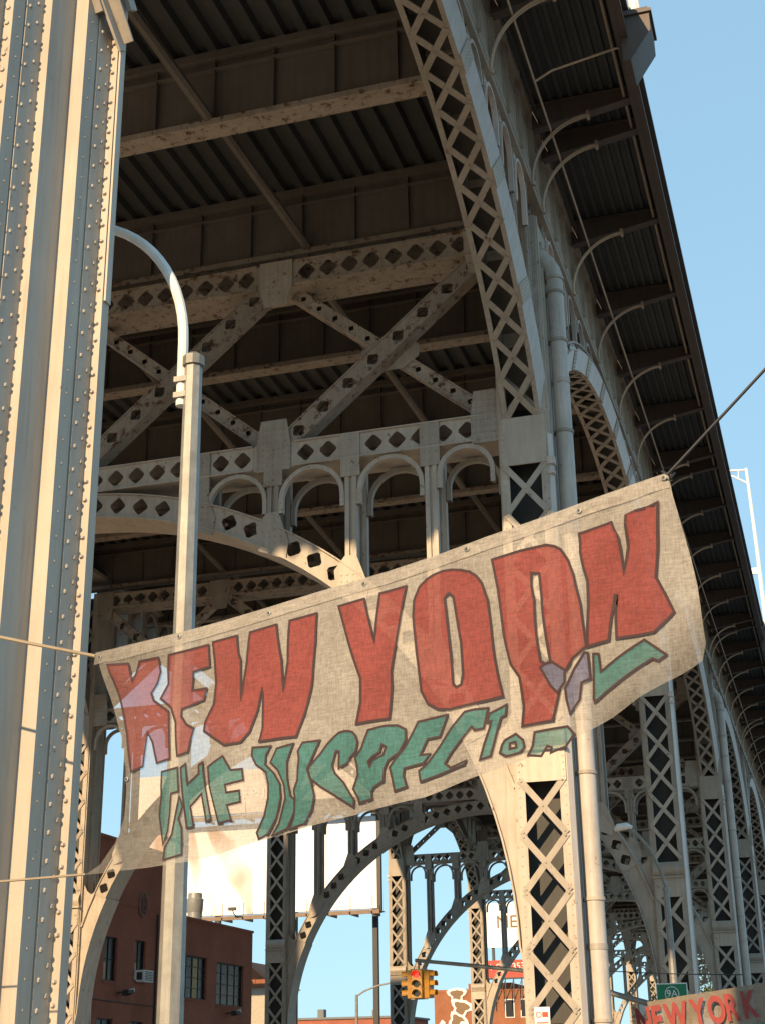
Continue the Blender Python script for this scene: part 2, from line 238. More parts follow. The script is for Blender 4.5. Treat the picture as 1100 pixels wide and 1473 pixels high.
# ------------------------------------------------------------------ viaduct pieces
BAY, YA, XC = 19.5, 25.4, -14.8
def dplate(mb, top, bot, n, y, th=.025, hole=.40):
    """plate between curves top(t), bot(t) in x-z with n diamond holes, rounded corners"""
    L = [0, 0]
    for i in range(n):
        t0, t1 = i/n, (i+1)/n; tm = (t0+t1)/2
        T0, T1, B0, B1, TM, BM = (V(c(t)) for c, t in ((top, t0), (top, t1), (bot, t0), (bot, t1), (top, tm), (bot, tm)))
        C = (TM+BM)/2; ax = ((T1+B1)/2-(T0+B0)/2); ay = (TM-BM); h = ay.length
        ax = ax.normalized()*hole*h*1.04; ay = ay.normalized()*hole*h*1.04; k = .15
        inner = [C-ax*(1-k)-ay*k, C-ax*(1-k)+ay*k, C-ax*k+ay*(1-k), C+ax*k+ay*(1-k), C+ax*(1-k)+ay*k, C+ax*(1-k)-ay*k, C+ax*k-ay*(1-k), C-ax*k-ay*(1-k)]
        ML, MR = (T0+B0)/2, (T1+B1)/2
        outer = [ML*.7+B0*.3, ML*.7+T0*.3, TM*.75+T0*.25, TM*.75+T1*.25, MR*.7+T1*.3, MR*.7+B1*.3, BM*.75+B1*.25, BM*.75+B0*.25]
        ring = inner+outer+[T0, T1, B1, B0]
        fs = [(j, (j+1) % 8, 8+(j+1) % 8, 8+j) for j in range(8)]+[(9, 16, 10), (11, 17, 12), (13, 18, 14), (15, 19, 8)]
        f3 = [(p.x, y, p.y) for p in ring]; b3 = [(p.x, y+th, p.y) for p in ring]; m = len(ring)
        mb.add(f3+b3, fs+[tuple(q+m for q in f)[::-1] for f in fs]+[(j, j+m, (j+1) % 8+m, (j+1) % 8) for j in range(8)])
def lin(p, q): return lambda t: (p[0]+(q[0]-p[0])*t, p[1]+(q[1]-p[1])*t)
def dbeam(mb, top, bot, n, y0, y1, ov=.05, hole=.40, seg=1):
    """box member: holed plate front and back, solid plates along top and bottom"""
    dplate(mb, top, bot, n, y0, hole=hole); dplate(mb, top, bot, n, y1-.025, hole=hole)
    for c, s in ((top, 1), (bot, -1)):
        pts = [V(c(i/seg)) for i in range(seg+1)]; off = []
        for i, p in enumerate(pts):
            d = (pts[min(i+1, seg)]-pts[max(i-1, 0)]).normalized(); off.append(V((-d.y, d.x))*s*.03)
        A = [(p.x, y0-ov, p.y) for p in pts]; B = [(p.x, y1+ov, p.y) for p in pts]
        A2 = [(p.x+o.x, y0-ov, p.y+o.y) for p, o in zip(pts, off)]; B2 = [(p.x+o.x, y1+ov, p.y+o.y) for p, o in zip(pts, off)]
        mb.band(A, B); mb.band(A2, B2); mb.band(A, A2); mb.band(B, B2)
def plate_rivets(mb, x0, x1, z0, z1, y, nx, nz, r=.022, f=-1):
    for i in range(nx):
        for j in range(nz): mb.rivet((x0+(x1-x0)*(i+.5)/nx, y, z0+(z1-z0)*(j+.5)/nz), (0, f, 0), r)
EA, EB, EZ = 9.47, 9.25, 3.4
def intr(th): return V((EA*math.sin(th), EZ+EB*math.cos(th)))
def extr(th, w=.48):
    p = intr(th); n = V((p.x/EA**2, (p.y-EZ)/EB**2)).normalized(); return p+n*w
THM = math.asin(8.62/EA)
def arcade(mb, xa, xb, zs, y, w=.09, t=.12, n=14):
    r = (xb-xa)/2; c = (xa+xb)/2
    pts = [(c-r*math.cos(math.pi*i/n), zs+r*1.0*math.sin(math.pi*i/n)) for i in range(n+1)]
    pin = [(c-(r-w)*math.cos(math.pi*i/n), zs+(r-w)*math.sin(math.pi*i/n)) for i in range(n+1)]
    pts = [(pts[0][0], zs-.28)]+pts+[(pts[-1][0], zs-.28)]; pin = [(pin[0][0], zs-.28)]+pin+[(pin[-1][0], zs-.28)]
    for yy in (y, y+t): mb.band([(p[0], yy, p[1]) for p in pts], [(p[0], yy, p[1]) for p in pin])
    mb.band([(p[0], y, p[1]) for p in pts], [(p[0], y+t, p[1]) for p in pts]); mb.band([(p[0], y, p[1]) for p in pin], [(p[0], y+t, p[1]) for p in pin])
PX = [3.2, 4.8, 6.45, 8.1]
def ext_z(x):
    lo, hi = 0, THM+.4
    for _ in range(30):
        m = (lo+hi)/2
        if extr(m).x < x: lo = m
        else: hi = m
    return extr(lo).y
def cross_frame(root, y, fine=True):
    """the arched frame that spans the road between two columns; fine=False gives one mesh"""
    F = MB().build('cross_frame', M['steel'], root, (0, y, 0)) if fine else None
    allm = MB()
    class out:
        pass
    def emit(name, mb, mat='steel'):
        if fine: mb.build(name, M[mat], F)
        else: allm.add(mb.v, mb.f)
    y0, y1 = .12, .95
    # bottom and top chords
    for name, za, zb in (('bottom_chord', 13.2, 13.7), ('top_chord', 17.42, 17.95)):
        mb = MB()
        for s in (-1, 1):
            for a, b in ((.5, 4.35), (5.25, 9.1)):
                if fine or True: dbeam(mb, lin((s*a, zb), (s*b, zb)), lin((s*a, za), (s*b, za)), 8, y0, y1)
        for x0, x1 in ((-.5, .5), (4.35, 5.25), (-5.25, -4.35), (9.1, 9.5), (-9.5, -9.1)):
            mb.box(x0, x1, y0+.01, y1-.01, za-.03, zb+.03)
        emit(name, mb, 'steel' if name == 'bottom_chord' else 'steel_rusty')
    mb = MB()
    for s in (-1, 1):
        dbeam(mb, lambda t, s=s: (s*extr(t*THM).x, extr(t*THM).y), lambda t, s=s: (s*intr(t*THM).x, intr(t*THM).y), 21, y0-.02, y1+.02, seg=24)
    emit('arch_chord', mb)
    for s in (-1, 1):
        mb = MB(); N = 8
        ip = [intr(THM+(math.pi/2*.985-THM)*i/N) for i in range(N+1)]
        e0 = extr(THM)
        poly = [(s*p.x, p.y) for p in ip]+[(s*9.56, 3.1), (s*9.56, 8.1), (s*9.48, 7.72), (s*9.36, 7.5), (s*9.22, 7.4), (s*e0.x, e0.y)]
        for yy in (y0+.03, y1-.06): mb.prism(poly, lambda u, v, yy=yy: (u, yy, v), (0, .03, 0))
        A = [(s*p.x, y0-.06, p.y) for p in ip]+[(s*9.58, y0-.06, 3.1)]; B = [(a[0], y1+.06, a[2]) for a in A]
        A2 = [(a[0]-s*.03, a[1], a[2]-.01) for a in A]; B2 = [(a[0]-s*.03, a[1], a[2]-.01) for a in B]
        mb.band(A, B); mb.band(A2, B2); mb.band(A, A2); mb.band(B, B2)
        for i in range(7):
            a = extr(THM+.42*i/7); b = extr(THM+.42*(i+1)/7)
            if max(a.x, b.x) < 9.5: mb.bar((s*a.x, y0-.01, a.y), (s*b.x, y0-.01, b.y), .05, .08)
        mb.bar((s*e0.x, y0+.02, e0.y), (s*ip[0].x, y0+.02, ip[0].y), .07, .06)
        emit('haunch_plate', mb)
    # diagonals
    for s in (-1, 1):
        for (xa, xb) in ((0, 4.8), (4.8, 9.6)):
            p, q = V((s*(xa+.25), 13.75)), V((s*(xb-.25), 17.4)); d = (q-p).normalized(); n = V((-d.y, d.x))*.175*s
            mb = MB(); dbeam(mb, lin(tuple(p+n), tuple(q+n)), lin(tuple(p-n), tuple(q-n)), 8, .16, .46, .03, .45); emit('diagonal', mb, 'steel_rusty')
            p, q = V((s*(xa+.3), 17.4)), V((s*(xb-.2), 13.8)); d = (q-p).normalized(); n = V((-d.y, d.x))*.105*s
            mb = MB(); dbeam(mb, lin(tuple(p+n), tuple(q+n)), lin(tuple(p-n), tuple(q-n)), 12, .52, .80, .03, .36); emit('diagonal', mb, 'steel_rusty')
            mb = MB(); cx, cz = s*(xa+xb)/2, 15.58
            w = .62 if xa else .4
            mb.prism([(cx-w, cz-.15), (cx-.3, cz-.36), (cx+.3, cz-.36), (cx+w, cz-.12), (cx+w, cz+.15), (cx+.3, cz+.36), (cx-.3, cz+.36), (cx-w, cz+.15)], lambda u, v: (u, .485, v), (0, .02, 0))
            emit('gusset_plate', mb)
    # node plates with rivets
    for x in (-9.25, -4.8, 0, 4.8, 9.25):
        mb = MB(); w = .37 if abs(x) < 9 else .3
        mb.prism([(x-w, 13.12), (x+w, 13.12), (x+w, 13.72), (x+w*.75, 14.25), (x-w*.75, 14.25), (x-w, 13.72)], lambda u, v: (u, .085, v), (0, .03, 0))
        if fine: plate_rivets(mb, x-w, x+w, 13.14, 14.1, .085, 8, 7)
        emit('gusset_plate', mb)
        mb = MB()
        mb.prism([(x-w*.7, 16.95), (x+w*.7, 16.95), (x+w, 17.4), (x+w, 18.02), (x-w, 18.02), (x-w, 17.4)], lambda u, v: (u, .085, v), (0, .03, 0))
        if fine: plate_rivets(mb, x-w*.9, x+w*.9, 17.0, 17.95, .085, 6, 6)
        emit('gusset_plate', mb)
    # posts, little arches and the plates that join them to the arch
    for s in (-1, 1):
        for x in PX:
            ze = ext_z(x); mb = MB()
            for yy in (.10, .78):
                for dx in (-.075, .075):
                    mb.box(s*x+dx-.045, s*x+dx+.045, yy, yy+.14, ze-.12, 13.2)
                mb.box(s*x-.03, s*x+.03, yy+.05, yy+.09, ze-.12, 13.2)
            mb.box(s*x-.04, s*x+.04, .12, .90, 13.08, 13.17); emit('post', mb)
            mb = MB(); mb.box(s*x-.2, s*x+.2, .075, .11, 12.78, 13.7)
            if fine: plate_rivets(mb, s*x-.19, s*x+.19, 12.82, 13.66, .075, 3, 5)
            emit('gusset_plate', mb); mb = MB()
            mb.prism([(s*x-.28, ze-.52), (s*x+.30, ze-.75), (s*x+.36, ze-.38), (s*x+.12, ze+.28), (s*x-.12, ze+.28), (s*x-.34, ze)] if s > 0 else
                     [(s*x+.28, ze-.52), (s*x+.34, ze), (s*x+.12, ze+.28), (s*x-.12, ze+.28), (s*x-.36, ze-.38), (s*x-.30, ze-.75)], lambda u, v: (u, .065, v), (0, .03, 0))
            if fine:
                plate_rivets(mb, s*x-.25, s*x+.25, ze-.45, ze-.05, .065, 4, 3)
            emit('gusset_plate', mb)
        xs = PX+[9.52]
        for a, b in zip(xs[:-1], xs[1:]):
            r = (b-a)/2-.13
            for yy in (.08, .80):
                mb = MB(); arcade(mb, s*(a+b)/2-r, s*(a+b)/2+r, 13.14-r, yy)
                if fine and yy < .5:
                    for q in (-1, 1):
                        for k in range(2): mb.rivet((s*(a+b)/2+q*(r-.045), yy, 13.14-r-.2+.12*k), (0, -1, 0), .025)
                emit('arcade_arch', mb)
    if not fine: F = allm.build('cross_frame', M['steel'], root, (0, y, 0))
    return F
def lattice(mb, x0, x1, y, z0, z1, unit=.95, w=.115, t=.02, riv=False):
    n = max(1, round((z1-z0)/unit)); h = (z1-z0)/n
    for i in range(n):
        a, b = z0+i*h, z0+(i+1)*h
        mb.bar((x0, y, a), (x1, y, b), w, t); mb.bar((x1, y-t*.9, a), (x0, y-t*.9, b), w, t*.7)
        if riv:
            for p in ((x0+.03, a+.04), (x1-.03, a+.04), ((x0+x1)/2, (a+b)/2), (x0+.03, b-.04), (x1-.03, b-.04)): mb.rivet((p[0], y-t*1.3, p[1]), (0, -1, 0), .022)
def column(root, x, y, rivets=True):
    c = MB(); hw, D, top = .45, 1.2, 18.0
    for sx in (-1, 1):
        for ya, yb in ((0, .022), (D-.022, D)): c.box(min(sx*hw, sx*(hw-.14)), max(sx*hw, sx*(hw-.14)), ya, yb, 0, top)
        c.box(min(sx*hw, sx*(hw+.018)), max(sx*hw, sx*(hw+.018)), .0, D, 0, top)
        c.box(min(sx*(hw+.018), sx*(hw+.07)), max(sx*(hw+.018), sx*(hw+.07)), .42, .78, 0, top-.4)
        for yy in (.05, D-.12): c.box(min(sx*(hw+.018), sx*(hw+.055)), max(sx*(hw+.018), sx*(hw+.055)), yy, yy+.07, 0, top)
    c.box(-.5, .5, -.08, D+.08, 0, .5)
    if rivets:
        z = .7
        while z < 17.5:
            for sx in (-1, 1): c.rivet((sx*(hw-.035), 0, z), (0, -1, 0), .018)
            for yy in (.2, .33, .88, 1.0): c.rivet((hw+.018, yy, z), (1, 0, 0), .016)
            z += .17
    o = c.build('column', M['steel'], root, (x, y, 0))
    q = MB(); q.prism([(hw+.02, -.004), (hw+.10, .10), (hw+.075, .11), (hw+.02, .04)], lambda u, v: (u, v, .5), (0, 0, 12.6)); q.box(hw-.02, hw+.13, -.03, .14, 12.45, 12.6); q.box(hw-.01, hw+.12, -.02, .13, 12.25, 12.32); q.build('corner_strip', M['steel_skylit'], o)
    q = MB(); q.box(-hw+.02, hw-.02, .50, .55, 0, top); q.build('inner_shade_plate', M['deck'], o)  # dark plate put in to stand for the shade inside the column
    for z0, z1 in ((.6, 6.45), (7.5, 12.5), (13.5, 17.4)):
        l = MB(); lattice(l, -.40, .40, -.012, z0, z1, riv=rivets); l.build('lattice', M['steel'], o)
        l = MB(); lattice(l, -.40, .40, D+.012, z0, z1); l.build('lattice', M['steel'], o)
    for z0, z1 in ((6.4, 6.95), (12.5, 13.5)):
        p = MB(); p.box(-hw+.01, hw-.01, -.035, -.002, z0, z1)
        if rivets:
            for sx in (-1, 1):
                for k in range(int((z1-z0)/.12)): p.rivet((sx*(hw-.05), -.035, z0+.07+k*.12), (0, -1, 0), .02)
        p.build('tie_plate', M['steel_clean'], o)
    b = MB(); n = 8
    prof = [(-.02-.10*math.sin(math.pi*i/n), 7.0+.42*i/n) for i in range(n+1)]
    b.band([(-hw-.02, p[0], p[1]) for p in prof], [(hw+.02, p[0], p[1]) for p in prof])
    b.box(-hw-.04, hw+.04, -.12, -.0, 6.95, 7.0); b.build('rounded_band', M['steel_clean'], o)
    return o
LEDGE = 18.66
# long arch under the edge of the deck, from one column to the next (local y: -18.3 .. 0)
SA, SB, SZ, SY = 9.8, 7.0, 11.0, -9.15
F0 = R(21)
RD = .62
def sarc(f, w=0):
    y, z = SA*math.cos(f), SB*math.sin(f); n = V((y/SA**2, z/SB**2)).normalized()
    return V((SY+y+n.x*w, SZ+z+n.y*w))
def arclen(N, w=0):
    ps = [sarc(F0+(math.pi-2*F0)*i/400, w) for i in range(401)]; L = [0]
    for a, b in zip(ps, ps[1:]): L.append(L[-1]+(b-a).length)
    out = []; j = 0
    for k in range(N+1):
        t = L[-1]*k/N
        while j < 399 and L[j+1] < t: j += 1
        out.append(F0+(math.pi-2*F0)*(j+(t-L[j])/(L[j+1]-L[j]))/400)
    return out
def side_arch(root, y, fine=True):
    xi, xo = 9.62, 10.36
    S = MB(); fs = arclen(56)
    def strip(xa, xb, w0, w1, mi=0):
        A = [(xa, *sarc(f, w0)) for f in fs]; B = [(xb, *sarc(f, w0)) for f in fs]; C = [(xa, *sarc(f, w1)) for f in fs]; D = [(xb, *sarc(f, w1)) for f in fs]
        for p, q in ((A, B), (C, D), (A, C), (B, D)): S.band(p, q, mi)
    strip(xi, xi+.10, 0, .03); strip(xo-.09, xo, 0, .03)      # soffit angles
    strip(xo-.008, xo, .03, RD, 1); strip(xo-.03, xo-.012, .03, RD, 2); strip(xi, xi+.03, .03, RD, 2)  # side webs: outer pale as if sky-lit, inner dark for soot and shade
    strip(xi-.02, xo+.02, RD, RD+.04, 2); strip(xo+.02, xo+.07, RD, RD+.04)                           # top plate, underside dark for soot and shade
    S.band([(xo, *sarc(f, .0)) for f in fs], [(xo+.13, *sarc(f, .46)) for f in fs], 1); S.band([(xo+.13, *sarc(f, .46)) for f in fs], [(xo+.02, *sarc(f, .46)) for f in fs], 1)  # slanted strip, pale tone imitates sky light
    if fine:
        for f in arclen(150):
            S.rivet((xo, *sarc(f, RD-.05)), (1, 0, 0), .018); S.rivet((xo-.06, *(sarc(f, 0))), (0, 0, -1), .016); S.rivet((xi+.06, *(sarc(f, 0))), (0, 0, -1), .016)
    if not fine:
        spandrel(None, S, xi, xo, False)
    o = S.build('side_arch', [M['steel'], M['steel_skylit'], M['girder']], root, (0, y, 0))
    L = MB(); fs2 = arclen(27)
    for a, b in zip(fs2, fs2[1:]):
        p, q = sarc(a, -.012), sarc(b, -.012); p2, q2 = sarc(a, .012), sarc(b, .012); nn = sarc((a+b)/2, 1)-sarc((a+b)/2, 0); un = (0, nn.x, nn.y)
        L.bar((xi+.07, *p), (xo-.07, *q), .12, .02, up=un); L.bar((xo-.07, *p2), (xi+.07, *q2), .12, .02, up=un)
        if fine:
            m = (p+q)/2; L.rivet((((xi+xo)/2), m.x, m.y-.02), (0, 0, -1), .028)
    L.build('soffit_lattice', M['steel'], o)
    if fine:
        for f in arclen(9)[1:-1]:
            P = MB(); a, b = sarc(f, .0), sarc(f, RD); d = (b-a).normalized(); t = V((-d.y, d.x))
            quad = [a+t*.2, a-t*.2, b-t*.2, b+t*.2]
            for q_ in (0,): P.add([(xo+.008, *(a+t*.2)), (xo+.008, *(a-t*.2)), (xo+.13, *(a+d*.44-t*.2)), (xo+.13, *(a+d*.44+t*.2)), (xo+.03, *(a+t*.2)), (xo+.03, *(a-t*.2)), (xo+.148, *(a+d*.42-t*.2)), (xo+.148, *(a+d*.42+t*.2))], [(4, 5, 6, 7), (0, 3, 2, 1), (0, 1, 5, 4), (1, 2, 6, 5), (2, 3, 7, 6), (3, 0, 4, 7)])
            for k in range(-2, 3):
                for w in (.06, .15, .24, .33, .42): q = a+d*w+t*(k*.075); P.rivet((xo+.025+.29*w, q.x, q.y), (.9, -d.x*.4, -d.y*.4), .018)
            P.build('splice_plate', M['steel_clean'], o)
    if fine: spandrel(o, None, xi, xo, True)
    return o
def spandrel(o, S, xi, xo, fine):
    """posts and little arches between rib and ledge"""
    ledge = LEDGE; ys = [-18.3+1.25*k+.42 for k in range(15)]
    def rz(yy):
        k = (yy-SY)/(SA+.4)
        return SZ+(SB+RD)*math.sqrt(max(0, 1-k*k)) if abs(k) < 1 else SZ
    allp = alla = S
    for i, yy in enumerate(ys):
        z0 = rz(yy)
        if ledge-z0 > .12:
            p = MB() if fine else allp
            for xx in (xo-.1, xi+.06): p.box(xx, xx+.1, yy-.1, yy+.1, z0-.05, ledge)
            p.box(xi+.1, xo-.05, yy-.02, yy+.02, z0-.05, ledge)
            p.box(xo-.02, xo+.03, yy-.14, yy-.1, z0-.05, ledge); p.box(xo-.02, xo+.03, yy+.1, yy+.14, z0-.05, ledge)
            if fine:
                k = z0+.1
                while k < ledge-.1:
                    for dy in (-.12, .12): p.rivet((xo+.03, yy+dy, k), (1, 0, 0), .015)
                    k += .14
                p.build('spandrel_post', M['steel'], o)
        if i+1 < len(ys):
            zm = max(rz(yy), rz(ys[i+1])); r = .5; c = (yy+ys[i+1])/2; zs = ledge-.03-r
            if zm < ledge-.25:
                N = 12
                for xx in (xo-.04, xi+.04):
                    a = MB() if fine else alla
                    ra = [(xx, c-r*math.cos(math.pi*k/N), zs+r*math.sin(math.pi*k/N)) for k in range(N+1)]
                    rb = [(xx, c-(r-.07)*math.cos(math.pi*k/N), zs+(r-.07)*math.sin(math.pi*k/N)) for k in range(N+1)]
                    ra = [(xx, c-r, max(zm, zs-.7))]+ra+[(xx, c+r, max(zm, zs-.7))]; rb = [(xx, c-r+.07, max(zm, zs-.7))]+rb+[(xx, c+r-.07, max(zm, zs-.7))]
                    sh = lambda L_: [(p[0]+.1, p[1], p[2]) for p in L_]
                    a.band(ra, rb); a.band(sh(ra), sh(rb)); a.band(ra, sh(ra)); a.band(rb, sh(rb))
                    # plate that fills the corner above the little arch
                    up = [(xx+.05, p[1], ledge) for p in ra[1:-1]]
                    a.band([(p[0]+.05, p[1], p[2]) for p in ra[1:-1]], up)
                    if fine: a.build('spandrel_arch', M['steel_skylit'], o)
def side_wall(root, y, fine=True):
    w = MB(); x = 10.46
    w.box(x-.03, x, -18.3, 1.2, LEDGE+.15, 20.66)
    w.box(9.5, 10.48, -18.3, 1.2, LEDGE, LEDGE+.15); w.box(x, x+.10, -18.3, 1.2, 20.4, 20.5)
    w.box(x, x+.03, -18.3, 1.2, LEDGE+.15, LEDGE+.32)
    k = -18.3
    while k < 1.2:
        w.box(x, x+.09, k-.06, k-.04, LEDGE+.15, 20.62); w.box(x, x+.09, k+.04, k+.06, LEDGE+.15, 20.62); w.box(x, x+.02, k-.14, k+.14, LEDGE+.15, 20.62)
        if fine:
            for j in range(12):
                for d in (-.1, .1): w.rivet((x+.02, k+d, LEDGE+.25+.15*j), (1, 0, 0), .017)
        k += 1.22
    return w.build('side_wall', M['steel_clean'], root, (0, y, 0))
def bracket(root, y):
    b = MB(); x0, x1 = 10.52, 12.62
    prof = [(x0, 20.06), (x1, 20.38), (x1, 20.66), (x0, 20.66)]
    b.prism(prof, lambda u, v: (u, -.05, v), (0, .1, 0))
    b.bar((x0, 0, 20.04), (x1, 0, 20.36), .22, .04, up=(-.15, 0, 1)); b.box(x0, x1, -.13, .13, 20.60, 20.64)
    o = b.build('sidewalk_bracket', M['fascia'], root, (0, y, 0))
    c = MB(); pts = []
    for i in range(15):
        a = math.pi/2*i/14*.97; pts.append((10.50+1.28*(1-math.cos(a)), -.14, LEDGE+.08+1.36*math.sin(a)))
    for dy in (-.032, .032): c.tube([(p[0], dy-.14, p[2]) for p in pts], .026, 6)
    c.tube([(pts[0][0], -.14, LEDGE-.02), pts[0]], .055, 8)
    c.box(pts[-1][0]-.02, pts[-1][0]+.04, -.18, -.0, pts[-1][2]-.03, pts[-1][2]+.10)
    c.build('curved_brace', M['orange'], o)
    return o
def floor_beam(root, y):
    b = MB()
    b.box(-10.3, 10.3, -.012, .012, 18.40, 20.0); b.box(-10.3, 10.3, -.2, .2, 19.86, 20.02); b.box(-10.3, 10.3, -.16, -.03, 19.62, 19.65)
    for k in range(-8, 9):
        b.box(k*1.21-.01+.4, k*1.21+.01+.4, -.14, .14, 18.42, 19.86)
    b.box(-10.3, 10.3, -.06, -.014, 18.42, 18.58)
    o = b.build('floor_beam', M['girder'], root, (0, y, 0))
    f = MB(); f.box(-10.3, 10.3, -.27, .27, 18.35, 18.40); f.box(-10.3, 10.3, -.275, -.235, 18.27, 18.35); f.build('bottom_flange', M['steel_rusty'], o)
    return o

# ------------------------------------------------------------------ viaduct
NB = 10
via = empty('steel_viaduct', (XC, 0, 0))
tag(via, 'long beige riveted steel viaduct with lattice columns, arched frames and a dark deck', 'viaduct')
YB = [YA+BAY*i for i in range(NB)]
colp = column(via, 10.0, YB[0]); colf = None
frame = cross_frame(via, YB[0]); frame_far = None
for i, y in enumerate(YB):
    if i == 4: colf = column(via, 10.0, y, rivets=False); frame_far = cross_frame(via, y, fine=False)
    if i and i != 4:
        copy_tree(colp if i < 4 else colf, via, (10.0, y, 0)); copy_tree(frame if i < 4 else frame_far, via, (0, y, 0))
    copy_tree(colp if i < 4 else colf, via, (-10.0, y, 0), mirror=True)
sa = side_arch(via, YB[0]); sw = side_wall(via, YB[0]); saf = side_arch(via, YB[2], fine=False); swf = side_wall(via, YB[2], fine=False)
for i, y in enumerate(YB):
    if i == 1: copy_tree(sa, via, (0, y, 0)); copy_tree(sw, via, (0, y, 0))
    if i > 2: copy_tree(saf, via, (0, y, 0)); copy_tree(swf, via, (0, y, 0))
    copy_tree(saf, via, (0, y, 0), mirror=True); copy_tree(swf, via, (0, y, 0), mirror=True)
YEND = YB[-1]+2
fb = None
yy = YA+.62-4*4.875
while yy < YEND:
    if yy > 10:
        if fb is None: fb = floor_beam(via, yy)
        else: copy_tree(fb, via, (0, yy, 0))
    yy += 4.875
br = None
for i, y in enumerate([YA-BAY]+YB):
    for d in [0.05, 1.15]+[1.15+3.66*k for k in range(1, 5)]:
        Y = y+d
        if Y < 12 or Y > YEND: continue
        if br is None: br = bracket(via, Y)
        else: copy_tree(br, via, (0, Y, 0))
# deck: corrugated plate, edge girder, road slab
def corrugated(x0, x1, z, y0, y1, per=.46):
    m = MB(); prof = []; x = x0; k = per/.46
    while x < x1-per: prof += [(x, z), (x+.17*k, z), (x+.22*k, z+.16*k), (x+.41*k, z+.16*k)]; x += per
    prof.append((x1, z)); m.band([(p[0], y0, p[1]) for p in prof], [(p[0], y1, p[1]) for p in prof]); return m
Y0 = 5.0
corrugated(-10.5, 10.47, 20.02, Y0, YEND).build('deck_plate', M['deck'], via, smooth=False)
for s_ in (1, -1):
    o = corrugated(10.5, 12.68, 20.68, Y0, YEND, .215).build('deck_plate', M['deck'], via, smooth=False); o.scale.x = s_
    d = MB(); d.box(10.5, 12.7, Y0, YEND, 20.9, 21.15); o = d.build('footway_slab', M['concrete'], via); o.scale.x = s_
d = MB(); d.box(-10.47, 10.47, Y0, YEND, 20.25, 20.6); d.build('road_slab', M['concrete'], via)
d = MB()
d.box(12.70, 12.76, Y0, YEND, 20.25, 21.25); d.box(12.76, 12.86, Y0, YEND, 20.22, 20.29); d.box(12.76, 12.88, Y0, YEND, 21.20, 21.30); d.box(12.62, 12.70, Y0, YEND, 20.25, 20.29)
d.build('edge_girder', M['fascia'], via)
d = MB(); d.tube([(12.5, Y0, 20.42), (12.5, YEND, 20.42)], .03, 6); d.build('edge_pipe', M['orange'], via)
d = MB(); d.tube([(10.95, 14, 19.86), (10.95, YEND, 19.86)], .022, 8); d.tube([(10.95, 23.6, 19.87), (11.3, 23.6, 20.05), (12.5, 23.6, 20.25), (12.85, 23.6, 20.3), (12.98, 23.65, 20.5), (12.98, 23.7, 20.8)], .024, 8)
d.build('conduit', M['orange'], via)
d = MB(); d.tube([(10.7, 14, 20.2), (10.7, YEND, 20.2)], .03, 6); d.build('conduit', M['dark'], via)
# struts under the deck and a plate where they meet the beams
for i in range(10):
    y = YA+.62+4.875*(i-1)
    for x in (4.2, -1.5, -6):
        s = MB(); s.tube([(x+.2*(i % 2), y-4.6, 20.0), (x+1.0+.2*(i % 2), y-.25, 18.45)], .11, 8); s.build('deck_strut', M['girder'], via)
# ------------------------------------------------------------------ near column (only its side shows)
nc = MB()
TR = [((-4.65, 6.3), (-4.60, 6.72)), ((-4.522, 6.72), (-4.48, 7.01)), ((-4.4135, 7.01), (-4.3834, 7.261)), ((-4.2804, 7.261), (-4.2465, 7.544)), ((-4.1854, 7.544), (-4.176, 7.62))]
def tx(k, y): (xa, ya), (xb, yb) = TR[k]; return xa+(xb-xa)*(y-ya)/(yb-ya)
pr = [(-5.25, 6.3)]
for k, (a, b) in enumerate(TR):
    pr.append(a)
    g = {0: 6.545, 1: 6.83, 3: 7.385}.get(k)
    if g: pr += [(tx(k, g), g), (tx(k, g)-.035, g), (tx(k, g)-.035, g+.012), (tx(k, g+.012)+.006, g+.012), (b[0]+.006, b[1])]
    else: pr.append(b)
nc.prism(pr+[(-5.25, 7.62)], lambda u, v: (u, v, 0), (0, 0, 18))
z = 1.95; TN = V((1, -.12, 0)).normalized(); Tt = V((.12, 1, 0)).normalized()
while z < 9.2:
    for k, ys_ in ((1, (6.875, 6.955)), (3, (7.435, 7.505)), (0, (6.59, 6.66))):
        nc.rivet((tx(k, ys_[0])+.006, ys_[0], z), TN, .0175); nc.rivet((tx(k, ys_[1])+.006, ys_[1], z+.08), TN, .0175)
    for k, y_ in ((1, 6.785), (3, 7.32), (0, 6.5)): nc.rivet((tx(k, y_), y_, z), TN, .009)
    z += .16
z = 1.98; i = 0
while z < 9.2:
    if z > 6.4 or i % 6 in (0, 1, 3, 4):
        nc.rivet((-4.216, 7.544, z), (0, -1, 0), .017); nc.rivet((-4.216, 7.534, z), (0, -1, 0), .012)
        if z > 5: nc.rivet((-4.56, 6.72, z), (0, -1, 0), .02)
    i += 1; z += .125
nco = nc.build('column', M['steel_clean'], via, (-XC, 0, 0))
p = MB(); p.box(-4.179, -4.165, 7.55, 7.62, 6.40, 17); p.build('cover_plate', M['steel_clean'], nco)
p = MB()
p.bar((-4.36, 6.92, 9.30), (-4.26, 7.36, 8.62), .05, .10, up=(1, 0, 0)); p.bar((-4.26, 7.2, 8.95), (-4.16, 7.56, 8.42), .10, .02, up=(1, 0, 0)); p.bar((-4.20, 7.2, 9.02), (-4.13, 7.58, 8.50), .02, .09, up=(1, 0, 0))
p.bar((-4.18, 7.25, 9.3), (-4.12, 7.6, 8.80), .11, .03, up=(1, 0, 0))
for k in range(6): p.rivet((-4.125, 7.33+.045*k, 9.14-.065*k), (1, -.3, 0), .02)
p.build('knee_bracket', M['steel'], nco)
p = MB(); p.box(-5.4, -4.08, 6.1, 7.75, 0, 1.83); p.build('plinth', M['stone'], nco)

